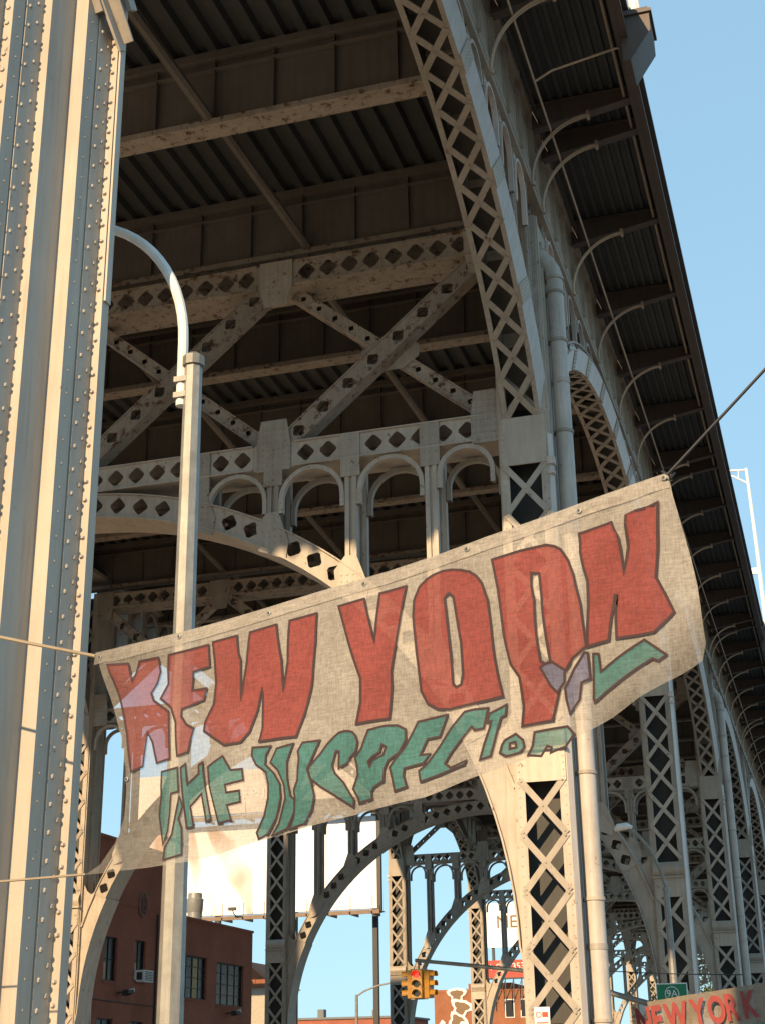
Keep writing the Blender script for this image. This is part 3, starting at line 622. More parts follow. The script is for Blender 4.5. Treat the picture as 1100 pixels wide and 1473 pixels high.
# ------------------------------------------------------------------ drain pipes
def drain(x, y, zt, elbow=True):
    t = empty('drain_pipe', (x, y, 0)); r = .17
    p = MB(); pts = [(0, 0, .15), (0, 0, zt-.5)]
    if elbow: pts += [(-.03, 0, zt-.2), (-.14, 0, zt), (-.35, 0, zt+.26), (-.85, 0, zt+.85)]
    p.tube(pts, r, 18); p.build('pipe', M['pipe'], t)
    zz = [2.4, 4.4, 6.6, 9.2, 11.2, 13.3, 15.3]+([zt-.75, zt-.42] if elbow else [])
    for z in zz:
        c = MB(); c.tube([(0, 0, z-.03), (0, 0, z+.03)], r+.022, 18); c.box(-.36, -.12, -.03, .03, z-.03, z+.03); c.build('collar', M['steel'], t)
    for z in (3.6, 7.6, 14.4):
        c = MB(); c.tube([(0, 0, z-.05), (0, 0, z+.05)], r+.012, 18); c.build('joint', M['pipe'], t)
    if elbow:
        c = MB(); c.tube([(-.30, 0, zt+.2), (-.36, 0, zt+.27)], r+.03, 18); c.build('joint', M['steel'], t)
    return t
tag(drain(-4.09, 25.95, 17.15), 'fat grey drain pipe with an elbow on the nearest lattice column right of centre', 'drain pipe', 'drain pipes on the viaduct columns')
tag(drain(-4.10, YB[2]+.5, 17.2), 'thin looking straight grey drain pipe down the third lattice column above the small banner', 'drain pipe', 'drain pipes on the viaduct columns')

# ------------------------------------------------------------------ street light in front
lp = tag(empty('street_light', (-3.86, 8.3, 0)), 'tall galvanised street light pole with a curved arm, standing behind the large banner', 'street light', 'street lights')
p = MB(); p.tube([(0, 0, 0), (0, 0, 6.24)], [.088, .062], 8); p.build('pole', M['galv'], lp, smooth=False)
p = MB(); p.tube([(0, 0, 6.22), (0, 0, 6.29), (0, 0, 6.32)], [.078, .078, .04], 10); p.build('cap', M['galv'], lp)
p = MB(); n = 16; pts = [(-.085, 0, 5.93), (-.085, 0, 6.2)]
for i in range(n+1):
    a = math.pi/2*i/n; pts.append((-.085-.95*(1-math.cos(a)), 0, 6.42+1.12*math.sin(a)))
pts.append((-1.6, 0, 7.56))
p.tube(pts, .037, 10); p.build('arm', M['white'], lp)
p = MB()
for z in (6.0, 6.12): p.box(-.125, .0, -.05, .05, z-.02, z+.02)
p.box(-.05, -.03, -.02, .02, 5.99, 6.13)
p.build('clamp', M['galv'], lp)
p = MB(); p.box(-2.1, -1.55, -.12, .12, 7.5, 7.62); p.build('lamp_head', M['galv'], lp)

# ------------------------------------------------------------------ large banner
BX, BY = -3.41, 6.3
bE = V((2.95, -.8, 0)).normalized()
brot = math.atan2(bE.y, bE.x)
ban = tag(empty('banner', (BX, BY, 0), rz=brot), 'large tan cloth banner with red NEW YORK lettering tied across the view', 'banner', 'cloth banners')
def bdisp(a, z):
    """slack and folds of the hung cloth, towards the street"""
    top = 3.58+.085*a
    h = max(0, top-z)
    tr_ = math.hypot(3.05-a, top-z); tl_ = math.hypot(a, top-z)
    cr = .012*math.sin(11*math.atan2(h, max(.001, 3.05-a)))*math.exp(-tr_*1.6)*min(1, tr_*4)+.012*math.sin(11*math.atan2(h, max(.001, a)))*math.exp(-tl_*1.6)*min(1, tl_*4)
    return -(1.6*cr+.085*math.sin(min(1, a/3.05)*math.pi)*math.sin(min(1, h/1.1)*math.pi*.8)+.010*math.sin(a*7+h*5)*min(1, h*2)+.016*math.sin(a*2.3-h*9)*h+.008*math.sin(a*16+2*math.sin(h*4))*min(1, h*1.5)+.02*max(0, .35-a)*math.sin(h*14))
def bpt(a, z, off=0): return (a, bdisp(a, z)-off, z)
import bmesh
def banner_mesh(polys, off, mats, name, outline=None, step=.035):
    bm = bmesh.new()
    for p in polys:
        flat_ = [V((q[0], 0, q[1])) for ring in p for q in ring]
        tris = tessellate_polygon([[V((q[0], q[1], 0)) for q in ring] for ring in p])
        vs = [bm.verts.new(v) for v in flat_]
        for t in tris:
            try: bm.faces.new([vs[i] for i in t])
            except ValueError: pass
    for ax, lo, hi in ((0, -.2, 3.3), (2, 2.4, 4.0)):
        k = lo
        while k < hi:
            co = V((k, 0, 0)) if ax == 0 else V((0, 0, k)); no = V((1, 0, 0)) if ax == 0 else V((0, 0, 1))
            bmesh.ops.bisect_plane(bm, geom=bm.verts[:]+bm.edges[:]+bm.faces[:], plane_co=co, plane_no=no); k += step
    if outline:
        for p in polys:
            for ring in p:
                pts = [V(q) for q in ring]
                # even steps along the outline
                dense = []
                for a, b in zip(pts, pts[1:]+pts[:1]):
                    m = max(1, int((b-a).length/.04)); dense += [a+(b-a)*i/m for i in range(m)]
                N = len(dense); L = []; Rr = []
                for i, q in enumerate(dense):
                    d0 = (q-dense[i-1]).normalized(); d1 = (dense[(i+1) % N]-q).normalized(); t = (d0+d1)
                    t = t.normalized() if t.length > .2 else d1
                    nn = V((-t.y, t.x)); sc = min(1.8, 1/max(.4, nn.dot(V((-d0.y, d0.x)))))
                    L.append(q+nn*outline*sc); Rr.append(q-nn*outline*sc)
                lv = [bm.verts.new((q.x, -.0012, q.y)) for q in L]; rv_ = [bm.verts.new((q.x, -.0012, q.y)) for q in Rr]
                for i in range(N):
                    f = bm.faces.new((lv[i], rv_[i], rv_[(i+1) % N], lv[(i+1) % N])); f.material_index = 1
    for v in bm.verts: v.co = V(bpt(v.co.x, v.co.z, off-v.co.y))
    me = bpy.data.meshes.new(name); bm.to_mesh(me); bm.free()
    for m in mats: me.materials.append(m)
    me.polygons.foreach_set('use_smooth', [True]*len(me.polygons))
    o = bpy.data.objects.new(name, me); COL.objects.link(o); o.parent = ban
    return o
G1 = (1.3, 2.45, .74, .26)
M['cloth'] = cloth('tan_banner_cloth', (.52, .47, .405), .2, grad=G1)
M['red'] = cloth('red_banner_paint', (.36, .075, .064), .12, grad=(1.3, 2.5, .6, .2))
M['teal'] = cloth('teal_banner_paint', (.085, .255, .24), .12, grad=(1.3, 2.3, .55, .16))
M['ink'] = flat('dark_banner_outline', (.05, .025, .025), .9)
banner_mesh([[OUT]], 0, [M['cloth']], 'cloth')
for p in RED: banner_mesh([p], .007, [M['red'], M['ink']], 'letter', outline=.0058)
M['lilac'] = cloth('lilac_banner_paint', (.20, .20, .30), .12, grad=(1.2, 2.1, .4, .1)); M['palepaint'] = cloth('pale_banner_patch', (.66, .62, .63), .1, grad=(1.2, 2.1, .4, .1))
for p in LILAC: banner_mesh([p], .0095, [M['lilac'], M['ink']], 'letter', outline=.0050)
for p in PALE: banner_mesh([p], .0085, [M['palepaint']], 'patch')
for p in TEAL: banner_mesh([p], .007, [M['teal'], M['ink']], 'letter', outline=.0050)
# hem folded over along the top, with a seam
hem = MB(); rowA, rowB = [], []
top = OUT[:13]; dense = []
for a, b in zip(top, top[1:]):
    for i in range(4): dense.append((a[0]+(b[0]-a[0])*i/4, a[1]+(b[1]-a[1])*i/4))
dense.append(top[-1])
hem.band([bpt(q[0], q[1]+.004, .002) for q in dense], [bpt(q[0], q[1]-.062, .006) for q in dense])
hem.build('hem', M['cloth'], ban)
for q in GROM:
    g = MB(); n = 10; c = V(bpt(q[0], q[1], .008))
    ring = lambda r, dy: [c+V((r*math.cos(2*math.pi*k/n), dy, r*math.sin(2*math.pi*k/n))) for k in range(n+1)]
    g.band(ring(.012, -.002), ring(.006, -.004)); g.add([tuple(v) for v in ring(.0062, -.003)[:-1]], [tuple(range(n))], 1)
    g.build('grommet', [M['galv'], M['dark']], ban)
def rope(name, pts, r, mat, label, cat='rope', group=None):
    m = MB(); m.tube(pts, r, 6); o = m.build(name, mat); tag(o, label, cat, group); return o
def bw(a, z, off=0): return Matrix.Translation((BX, BY, 0)) @ Matrix.Rotation(brot, 4, 'Z') @ V(bpt(a, z, off))
def sagline(a, b, s, n=14): return [V(a).lerp(V(b), i/n)-V((0, 0, s*4*(i/n)*(1-i/n))) for i in range(n+1)]
tl, tr, bl = bw(.005, 3.57), bw(3.055, 3.835), bw(.01, 2.505)
rope('rope', sagline(tl, (-6.2, 6.35, 4.45), .03), .009, M['rope'], 'pale rope from the upper left corner of the large banner', 'rope', 'banner ropes')
rope('rope', sagline(bl, (-6.2, 6.3, 2.47), .01), .006, M['rope'], 'thin rope from the lower left tip of the large banner', 'rope', 'banner ropes')
rope('support_wire', sagline(tr, (3.0, 4.6, 6.75), .02), .007, M['cable'], 'dark wire rising from the upper right corner of the large banner', 'wire', 'banner ropes')
k = MB()
for i in range(5): k.tube([tr+V((.012*math.cos(i*1.4), 0, .012*math.sin(i*1.4)-.01)), tr+V((.03*math.cos(i*1.4+1), .01, .03*math.sin(i*1.4+1)))], .006, 6)
tag(k.build('rope_knot', M['cable']), 'dark knotted wire at the upper right corner of the large banner', 'knot')

# ------------------------------------------------------------------ second banner further up the street
b2 = tag(empty('banner', (-3.88, 28, 0), rz=-.04), 'small distant tan banner with red NEW YORK lettering at the lower right', 'banner', 'cloth banners')
M['cloth2'] = cloth('tan_banner_cloth_small', (.36, .29, .22), .14)
m = MB(); nx, nz = 28, 10; W = 3.2
P = [[(W*i/nx, .05*math.sin(i*.55+j*.4), (2.73+.125*W*i/nx)-1.25*(j/nz)) for i in range(nx+1)] for j in range(nz+1)]
for j in range(nz): m.band(P[j], P[j+1])
m.build('cloth', M['cloth2'], b2)
M['red2'] = flat('red_banner_letters', (.30, .05, .045), .8); M['teal2'] = flat('teal_banner_letters', (.05, .17, .15), .8)
xd = V((1, 0, .125))
x = .10
for ch, w in zip('NEW YORK', (.29, .245, .39, .09, .28, .30, .30, .30)):
    if ch != ' ': text('letter', ch, .62, (x, -.10, 2.36+.125*(x+.16)), xd, (0, 0, 1), M['red2'], b2, .004, sx=.60, off=.024)
    x += w
x = 1.45
for ch in 'STON':
    text('letter', ch, .40, (x, -.10, 1.92+.125*x), xd, (0, 0, 1), M['teal2'], b2, .004, sx=.7, off=.008); x += .235

# ------------------------------------------------------------------ signs, signals
sg = tag(empty('route_sign', (-3.45, 31, 0)), 'green route sign reading 9A above the small distant banner', 'sign')
p = MB(); p.box(-.30, .30, -.015, .015, 2.80, 3.22); p.build('panel', M['green'], sg)
p = MB(); p.box(-.31, .31, -.02, .0, 3.215, 3.235); p.box(-.31, .31, -.02, .0, 2.785, 2.805); p.box(-.31, -.295, -.02, 0, 2.8, 3.22); p.box(.295, .31, -.02, 0, 2.8, 3.22); p.build('border', M['signwhite'], sg)
text('lettering', '9A', .19, (0, -.025, 3.03), (1, 0, 0), (0, 0, 1), M['signwhite'], sg, .003, 'CENTER')
p = MB(); n = 14; ri = [(.13*math.cos(2*math.pi*k/n), -.022, 3.03+.13*math.sin(2*math.pi*k/n)) for k in range(n+1)]; ro = [(.145*math.cos(2*math.pi*k/n), -.022, 3.03+.12*1.2*math.sin(2*math.pi*k/n)) for k in range(n+1)]
p.band(ri, ro); p.build('badge_ring', M['signwhite'], sg)
p = MB(); p.tube([(0, .04, 0), (0, .04, 3.1)], .04, 8); p.build('post', M['galv'], sg)
ss = tag(empty('street_sign', (-4.99, 25.33, 0)), 'small white parking notice with a red circle on the nearest lattice column', 'sign')
p = MB(); p.box(-.13, .13, -.03, -.012, 2.1, 2.62); p.build('panel', M['signwhite'], ss)
p = MB(); n = 16; p.band([(-.06+.05*math.cos(2*math.pi*k/n), -.034, 2.5+.05*math.sin(2*math.pi*k/n)) for k in range(n+1)], [(-.06+.035*math.cos(2*math.pi*k/n), -.034, 2.5+.035*math.sin(2*math.pi*k/n)) for k in range(n+1)])
p.box(-.10, .10, -.034, -.031, 2.36, 2.38); p.box(-.10, .06, -.034, -.031, 2.30, 2.32); p.box(.0, .1, -.034, -.031, 2.46, 2.54); p.build('notice_print', M['redsign'], ss)

ts = tag(empty('traffic_light', (-11.8, 42, 0)), 'yellow traffic light cluster with a lit red lamp hanging from a mast arm', 'traffic light')
for q, (dx, dy, rz) in enumerate(((0, -.2, 0), (-.33, .05, -R(75)), (.33, .05, R(75)))):
    h = MB(); h.box(-.17, .17, -.11, .11, 3.36, 4.32)
    for k in range(3): h.box(-.18, .18, -.12, .12, 3.36+.32*k+.02, 3.36+.32*k+.30)
    ho = h.build('signal_head', M['yellow'], ts, (dx, dy, 0)); ho.rotation_euler.z = rz
    for k in range(3):
        z = 3.36+.32*k+.16; n = 16
        l = MB(); l.add([(.122*math.cos(2*math.pi*j/n), -.125, z+.122*math.sin(2*math.pi*j/n)) for j in range(n)], [tuple(range(n))])
        l.build('lens', M['red_lens'] if (k == 2 and q == 0) else M['dark_lens'], ho)
        v = MB(); A = [(.135*math.cos(a), -.12, z+.135*math.sin(a)) for a in [R(-20+220*j/12) for j in range(13)]]
        v.band(A, [(p_[0], -.33, p_[2]-.01) for p_ in A]); v.build('visor', M['yellow'], ho)
ts.scale = (.8, .8, .8); ts.location.z = .93
p = MB(); p.tube([(0, 0, 4.30), (0, 0, 4.66)], .035, 8); p.box(-.3, .3, -.06, .06, 4.30, 4.36); p.box(-.3, .3, -.06, .06, 3.32, 3.37); p.build('hanger', M['galv'], ts)
ma = tag(empty('signal_mast', (-4.55, 41.5, 0)), 'pale mast arm and pole that carries the traffic light over the road', 'signal mast')
p = MB(); p.tube([(0, 0, 0), (0, 0, 6.3)], [.13, .085], 10); p.build('pole', M['galv'], ma)
p = MB(); p.tube([(0, 0, 3.2), (-.7, .05, 3.28), (-1.6, .1, 3.55), (-2.8, .3, 3.98), (-4.1, .42, 4.26), (-5.6, .47, 4.45), (-7.35, .5, 4.66)], [.085, .08, .075, .07, .06, .055, .05], 10); p.build('arm', M['galv'], ma)
p = MB(); p.tube([(0, 0, 6.3), (-.12, 0, 6.8), (-.35, 0, 7.35), (-.65, 0, 7.75), (-.95, 0, 8.0)], .045, 8); p.build('lamp_arm', M['galv'], ma)
p = MB(); p.tube([(-.80, 0, 7.98), (-.95, 0, 8.03), (-1.2, 0, 8.0), (-1.3, 0, 7.93)], [.05, .10, .11, .05], 10); p.build('lamp_head', M['white'], ma)
p = MB(); p.tube([(0, 0, 3.15), (0, 0, 3.45)], .15, 10); p.tube([(0, 0, 6.2), (0, 0, 6.3)], .11, 10); p.build('clamp', M['galv'], ma)
rope('overhead_cable', sagline((-6.3, 36, 3.9), (-2.5, 38, 3.75), .04), .012, M['cable'], 'thin dark cable strung behind the green route sign', 'cable')

# street light far up the side street, deck lights on the viaduct edge
fl = tag(empty('street_light', (-29.3, 90, 0)), 'small distant grey street light with a slanted arm, left of the traffic light', 'street light', 'street lights')
p = MB(); p.tube([(0, 0, 0), (0, 0, 6.25)], [.12, .09], 8); p.build('pole', M['galv'], fl)
p = MB(); p.tube([(0, 0, 6.15), (.5, 0, 6.45), (1.3, 0, 6.72), (2.3, 0, 6.9)], .055, 8); p.build('arm', M['galv'], fl)
p = MB(); p.box(2.2, 2.75, -.1, .1, 6.84, 6.96); p.build('lamp_head', M['galv'], fl)
def deck_light(y, label):
    t = tag(empty('deck_light', (-2.02, y, 20.3)), label, 'deck light', 'lights on the deck edge')
    p = MB(); prof = [(-.05, -.75), (.12, -.75), (.62, -.1), (.62, .45), (.45, .62), (-.05, .62)]
    p.prism([(-.05, -.62), (.10, -.62), (.52, .0), (.52, .42), (.40, .52), (-.05, .52)], lambda u, v: (u, -.42, v), (0, .84, 0))
    p.box(-.08, .57, -.47, .47, .40, .47); p.box(-.06, .50, -.36, .36, .52, .60)
    p.build('platform', M['fascia'], t)
    p = MB(); p.tube([(.22, 0, .6), (.22, 0, 1.0), (.2, 0, 4.6), (.12, 0, 8.75)], [.14, .105, .09, .07], 8); p.build('pole', M['white'], t)
    p = MB(); p.tube([(.12, 0, 8.67), (-.4, 0, 8.71), (-1.5, 0, 8.77)], .05, 8); p.tube([(.13, 0, 7.95), (-.5, 0, 8.4), (-1.35, 0, 8.73)], .045, 8)
    p.tube([(-.25, 0, 8.69), (-.3, 0, 8.27)], .03, 6); p.build('arm', M['white'], t)
    p = MB(); p.box(-1.9, -1.35, -.14, .14, 8.67, 8.81); p.build('lamp_head', M['white'], t)
    p = MB(); p.box(-.35, .25, -.05, .05, 3.3, 3.6); p.build('control_box', M['white'], t)
deck_light(23.7, 'nearest deck light platform, cut off by the top edge of the picture')
deck_light(68.0, 'farther deck light with a double arm against the sky at the right')

# ------------------------------------------------------------------ brick building on the left
bb = tag(empty('brick_building', (-33, 0, 0)), 'low dark red brick building with black windows beyond the left columns', 'building')
Y1, Y2, H1, H2 = 55.0, 81.9, 13.2, 9.3
def wall_with_windows(name, wins, mat, parent, y0, y1, h, x=0, depth=.25, hstep=None):
    """facade in the y-z plane with real openings"""
    m = MB(); ys = sorted({y0, y1, *[w[0] for w in wins], *[w[1] for w in wins]}); zs = sorted({0, h, *[w[2] for w in wins], *[w[3] for w in wins]})
    for a, b in zip(ys, ys[1:]):
        for c, d_ in zip(zs, zs[1:]):
            ym, zm = (a+b)/2, (c+d_)/2
            if any(w[0] < ym < w[1] and w[2] < zm < w[3] for w in wins): continue
            m.add([(x, a, c), (x, b, c), (x, b, d_), (x, a, d_)], [(0, 1, 2, 3)])
    for w in wins:
        a, b, c, d_ = w[:4]
        m.add([(x, a, c), (x, b, c), (x, b, d_), (x, a, d_), (x-depth, a, c), (x-depth, b, c), (x-depth, b, d_), (x-depth, a, d_)], [(0, 1, 5, 4), (1, 2, 6, 5), (2, 3, 7, 6), (3, 0, 4, 7)])
    return m
wins = [(72.2, 75.4, 5.45, 7.6), (76.75, 80.6, 5.28, 7.5), (66.7, 67.9, 6.05, 7.9), (63.5, 64.85, 5.86, 7.85), (58.5, 60.5, 5.6, 7.9),
        (63.1, 64.7, 1.6, 4.2), (66.5, 67.9, 1.6, 4.15), (71.5, 75, 1.2, 3.9), (77, 80.5, 1.2, 3.9)]
w = wall_with_windows('wall', wins, None, bb, Y1, Y2, 9.42)
w.box(-14, -.01, Y2-.3, Y2-.001, 0, 9.4); w.box(-14, -.3, Y1, Y1+.3, 0, 9.4); w.box(-14, -13.7, Y1, Y2, 0, 9.4)
w.box(-8, .02, Y1, 71.9, 9.42, 12.3)
w.build('wall', M['brick'], bb)
p = MB(); p.box(-14, -.2, 4, 16, 0, 36); p.box(-14, -.1, 16, Y1-.01, 0, 12.3); p.build('added_shade_wing', M['brick'], bb)  # unseen tall block added to cast shade on the middle frames
p = MB(); p.box(-14, -.3, Y1, Y2, 9.0, 9.15); p.build('roof', M['roofgrey'], bb)
p = MB(); p.box(-.35, .06, 71.9, Y2+.06, 9.42, 9.54); p.box(-8, .08, Y1, 71.95, 12.3, 12.45); p.build('coping', M['brick'], bb)
M['curtain'] = flat('pale_window_blind', (.55, .42, .22), .8)
for i, (a, b, c, d_) in enumerate(wins):
    f = MB(); t = .06
    f.box(-.2, -.12, a, a+t, c, d_); f.box(-.2, -.12, b-t, b, c, d_); f.box(-.2, -.12, a, b, d_-t, d_); f.box(-.2, -.12, a, b, c, c+t)
    nm = 3 if b-a > 2 else 1
    for k in range(1, nm+1): f.box(-.19, -.13, a+(b-a)*k/(nm+1)-.02, a+(b-a)*k/(nm+1)+.02, c, d_)
    for k in range(1, 4 if nm == 3 else 2): f.box(-.188, -.132, a, b, c+(d_-c)*k/(4 if nm == 3 else 2)-.018, c+(d_-c)*k/(4 if nm == 3 else 2)+.018)
    fo = f.build('window', M['winframe'], bb)
    g = MB(); g.box(-.175, -.165, a, b, c, d_); g.build('pane', M['glass'], fo)
    s = MB(); s.box(-.1, .07, a-.08, b+.08, c-.1, c); s.build('sill', M['brick'], fo)
    if i in (0, 2, 3):
        s = MB(); s.box(-.162, -.155, *((73.9, 74.5) if i == 0 else (a+.08, a+.5)), c+.05, c+(d_-c)*(.95 if i == 0 else .42)); s.build('blind', M['curtain'], fo)
md = MB(); n = 22
for r0, r1, xx in ((.40, .5, .10), (.0, .40, .05)):
    ra = [(xx, 67.25+.95*r1*math.cos(2*math.pi*k/n), 9.62+1.25*r1*math.sin(2*math.pi*k/n)) for k in range(n+1)]; rb = [(xx, 67.25+.95*r0*math.cos(2*math.pi*k/n), 9.62+1.25*r0*math.sin(2*math.pi*k/n)) for k in range(n+1)]
    md.band(ra, rb); md.band(ra, [(.021, q[1], q[2]) for q in ra]); md.band(rb, [(.021, q[1], q[2]) for q in rb])
M['medal'] = flat('terracotta_relief', (.24, .12, .09), .8)
mo = md.build('medallion', M['medal'], bb)
md = MB()
for c, rr, a0, a1 in (((67.25, 9.78), .15, 0, 360), ((67.28, 9.45), .16, -200, 100)):
    md.tube([(.09, c[0]+rr*math.cos(R(a0+(a1-a0)*k/16)), c[1]+rr*1.1*math.sin(R(a0+(a1-a0)*k/16))) for k in range(17)], .03, 6)
md.build('scroll_relief', M['medal'], mo)
p = MB(); p.tube([(.07, 69.0, 0), (.07, 69.0, 9.3)], .05, 8); p.tube([(.07, 62.0, 5), (.07, 69, 4.9)], .025, 6); p.build('conduit', M['dark'], bb)
ac = tag(empty('air_conditioner', (-33, 67.3, 5.95)), 'white window air conditioner sticking out of the brick building', 'air conditioner')
p = MB(); p.box(-.15, .5, -.5, .5, 0, .55); p.build('casing', M['white'], ac)
p = MB()
for k in range(6): p.box(.5, .515, -.42, .42, .07+.075*k, .105+.075*k)
p.box(.1, .4, .5, .51, .1, .45); p.box(.1, .4, -.51, -.5, .1, .45); p.build('grille', M['dark'], ac)
def flood(y, z, label):
    t = tag(empty('flood_light', (-33, y, z)), label, 'flood light', 'flood lights on the brick wall')
    p = MB(); p.tube([(0, 0, 0), (.25, 0, .05), (.5, 0, .0)], .035, 8); p.build('bracket_arm', M['dark'], t)
    p = MB(); p.prism([(.4, -.12), (.75, -.02), (.72, .14), (.42, .12)], lambda u, v: (u, -.3, v), (0, .6, 0)); p.build('housing', M['dark'], t)
    p = MB(); p.tube([(.42, .35, .1), (.7, .42, .16)], [.07, .1], 10); p.build('lens', M['white'], t)
flood(65.0, 5.35, 'dark flood light left of the street light pole on the brick wall')
flood(78.2, 4.85, 'dark flood light below the right hand window of the brick wall')
tk = tag(empty('roof_vent', (-42.6, 95, 0)), 'stubby silver roof vent beside the lower billboard panel', 'roof vent')
p = MB(); p.tube([(0, 0, 9.0), (0, 0, 12.2)], .5, 16); p.build('stack', M['galv'], tk)
p = MB(); p.tube([(0, 0, 11.9), (0, 0, 12.3), (0, 0, 13.1), (0, 0, 13.15), (0, 0, 13.5)], [.35, .55, .60, .5, .48], 18); p.build('cowl', M['galv'], tk)
wb = tag(empty('warehouse', (-48, 95, 0)), 'plain grey low warehouse roof behind the brick building', 'building')
p = MB(); p.box(-6, 2, -7, 6, 0, 8.8); p.build('wall', M['concrete'], wb)
p = MB(); p.box(-6.2, 2.2, -7.2, 6.2, 8.8, 9.05); p.build('roof', M['roofgrey'], wb)
# ------------------------------------------------------------------ billboard
bi = tag(empty('billboard', (-44, 110, 0)), 'huge bright white double billboard with faint pink figure behind the left columns', 'billboard')
def poster(name):
    m, nt, b = new_mat(name)
    n1 = noise(nt, .16, 3, .5, mapscale=(1, 1, .8)); w = nt.nodes.new('ShaderNodeTexWave'); w.inputs['Scale'].default_value = .11; w.inputs['Distortion'].default_value = 9; w.inputs['Detail'].default_value = 2
    tc = nt.nodes.new('ShaderNodeTexCoord'); mp = nt.nodes.new('ShaderNodeMapping'); mp.inputs['Rotation'].default_value = (0, .7, 0); mp.inputs['Scale'].default_value = (1, 1, .6)
    nt.links.new(tc.outputs['Object'], mp.inputs[0]); nt.links.new(mp.outputs[0], w.inputs[0])
    f = ramp(nt, w.outputs['Fac'], [(.15, (.40, .23, .15)), (.38, (.52, .36, .28)), (.6, (.86, .84, .82))])
    g = ramp(nt, n1, [(.42, (0, 0, 0)), (.62, (1, 1, 1))])
    sp = nt.nodes.new('ShaderNodeSeparateXYZ'); nt.links.new(tc.outputs['Object'], sp.inputs[0])
    side = nt.nodes.new('ShaderNodeMapRange'); side.inputs[1].default_value = -.4; side.inputs[2].default_value = -.2; nt.links.new(sp.outputs['X'], side.inputs[0])
    c = mix(nt, mix(nt, f, (.86, .82, .79), g), (.84, .84, .88), side.outputs[0])
    nt.links.new(c, b.inputs['Base Color']); b.inputs['Roughness'].default_value = .6; return m
M['poster'] = poster('faded_poster'); M['pinkpanel'] = flat('pink_white_panel', (.64, .53, .45), .6)
p = MB(); p.box(-11, 10, -.2, .2, 13.55, 20.6); p.build('lower_panel', M['poster'], bi)
p = MB(); p.box(-11, 12, -.2, .2, 21.5, 25.0); up_ = p.build('upper_panel', M['pinkpanel'], bi)
text('lettering', 'LUMA', 1.0, (-3.2, -.25, 24.1), (1, 0, 0), (0, 0, 1), M['signwhite'], bi, .02, 'CENTER')
text('lettering', 'LEGE OF PH', 1.0, (-2.0, -.25, 23.0), (1, 0, 0), (0, 0, 1), M['signwhite'], bi, .02, 'CENTER')
M['catwalk'] = painted('rusty_catwalk', (.20, .13, .085), rust=.3)
for z in (13.2, 21.0):
    p = MB()
    for k in range(5): p.box(-11.3, 10.6, -1.6+.28*k, -1.4+.28*k, z, z+.06)
    p.box(-11.3, 10.6, -1.7, -1.6, z-.2, z+.1)
    for k in range(13):
        x = -11+1.75*k; p.box(x-.05, x+.05, -1.7, .4, z-.22, z); p.tube([(x, -1.55, z), (x, -1.55, z+1.1)], .03, 5)
    p.build('catwalk', M['catwalk'], bi)
p = MB()
for x in (-10, -3.5, 3, 9.6): p.box(x-.2, x+.2, .3, .7, 0, 25)
for z in (14, 17, 20, 24): p.box(-11, 10, .22, .42, z, z+.2)
p.build('frame', M['dark'], bi)
p = MB(); p.box(9.98, 10.3, -.3, .1, 13.2, 25.2); p.build('edge_post', M['dark'], bi)
lt = MB()
for x in (-8, -4.5, -1, 2.5, 6): lt.tube([(x, -1.6, 13.2), (x, -2.3, 13.4), (x, -2.6, 13.7)], .04, 6); lt.box(x-.3, x+.3, -2.75, -2.5, 13.62, 13.85)
lt.build('spot_lamps', M['dark'], bi)

# ------------------------------------------------------------------ far buildings seen under the viaduct
fb_ = tag(empty('brick_building', (-38, 170, 0)), 'sunlit orange brick building with white bubble graffiti beyond the far arches', 'building')
p = MB(); p.box(-8, 5, 0, 14, 0, 10.5); p.box(-4, 1, .3, 12, 10.5, 11.2); p.box(-8, 5, -.05, 14.05, 10.3, 10.6); p.build('wall', M['brick_far'], fb_)
for x in (-2.4, .8, 2.6):
    f = MB(); f.box(x-.55, x+.55, -.08, .0, 7.4, 9.4); fo = f.build('window', M['white'], fb_)
    g = MB(); g.box(x-.45, x+.45, -.11, -.08, 7.5, 9.3); g.build('pane', M['glass'], fo)
M['spray'] = flat('white_spray_paint', (.8, .78, .74), .8); M['sprayfill'] = flat('brown_spray_paint', (.22, .14, .08), .8)
g = MB()
rng = random.Random(3)
for j, (cx, cz, rx, rz_) in enumerate(((-5.3, 10.0, 1.0, .9), (-4.8, 8.6, 1.2, 1.0), (-5.3, 7.2, 1.1, .9), (-4.6, 6.0, 1.2, .9), (-7.3, 5.6, .9, 1.4))):
    n = 18; ra = []; rb = []
    for k in range(n):
        a = 2*math.pi*k/n; q = 1+.22*math.sin(3*a+j)+.12*math.sin(5*a+2*j); ra.append((cx+rx*q*math.cos(a), cz+rz_*q*math.sin(a))); rb.append((cx+rx*q*.68*math.cos(a), cz+rz_*q*.68*math.sin(a)))
    g.add([(q[0], -.12-.01*j, q[1]) for q in ra], [tuple(range(n))], 0); g.add([(q[0], -.125-.01*j, q[1]) for q in rb], [tuple(range(n))], 1)
g.build('graffiti', [M['spray'], M['sprayfill']], fb_)
rs = tag(empty('rooftop_sign', (-37.4, 168, 0)), 'red rooftop hoarding with white telephone digits beyond the far arches', 'sign')
p = MB(); p.box(-2.6, 3.2, -.1, .1, 11.6, 13.5); p.build('panel', M['redsign'], rs)
text('lettering', 'M  S', .9, (-1.9, -.13, 12.7), (1, 0, .05), (0, 0, 1), M['signwhite'], rs, .02)
text('lettering', '6-353', 1.0, (.3, -.13, 12.7), (1, 0, .05), (0, 0, 1), M['signwhite'], rs, .02)
p = MB()
for k in range(7): p.bar((-2.6+.95*k, .0, 9), (-2.6+.95*k, 0, 11.6), .1, .1); p.bar((-2.6+.95*k, .3, 9.4), (-2.6+.95*(k+1), .3, 11.5), .07, .07)
p.box(-2.7, 3.3, -.3, .3, 11.45, 11.6); p.build('frame', M['dark'], rs)
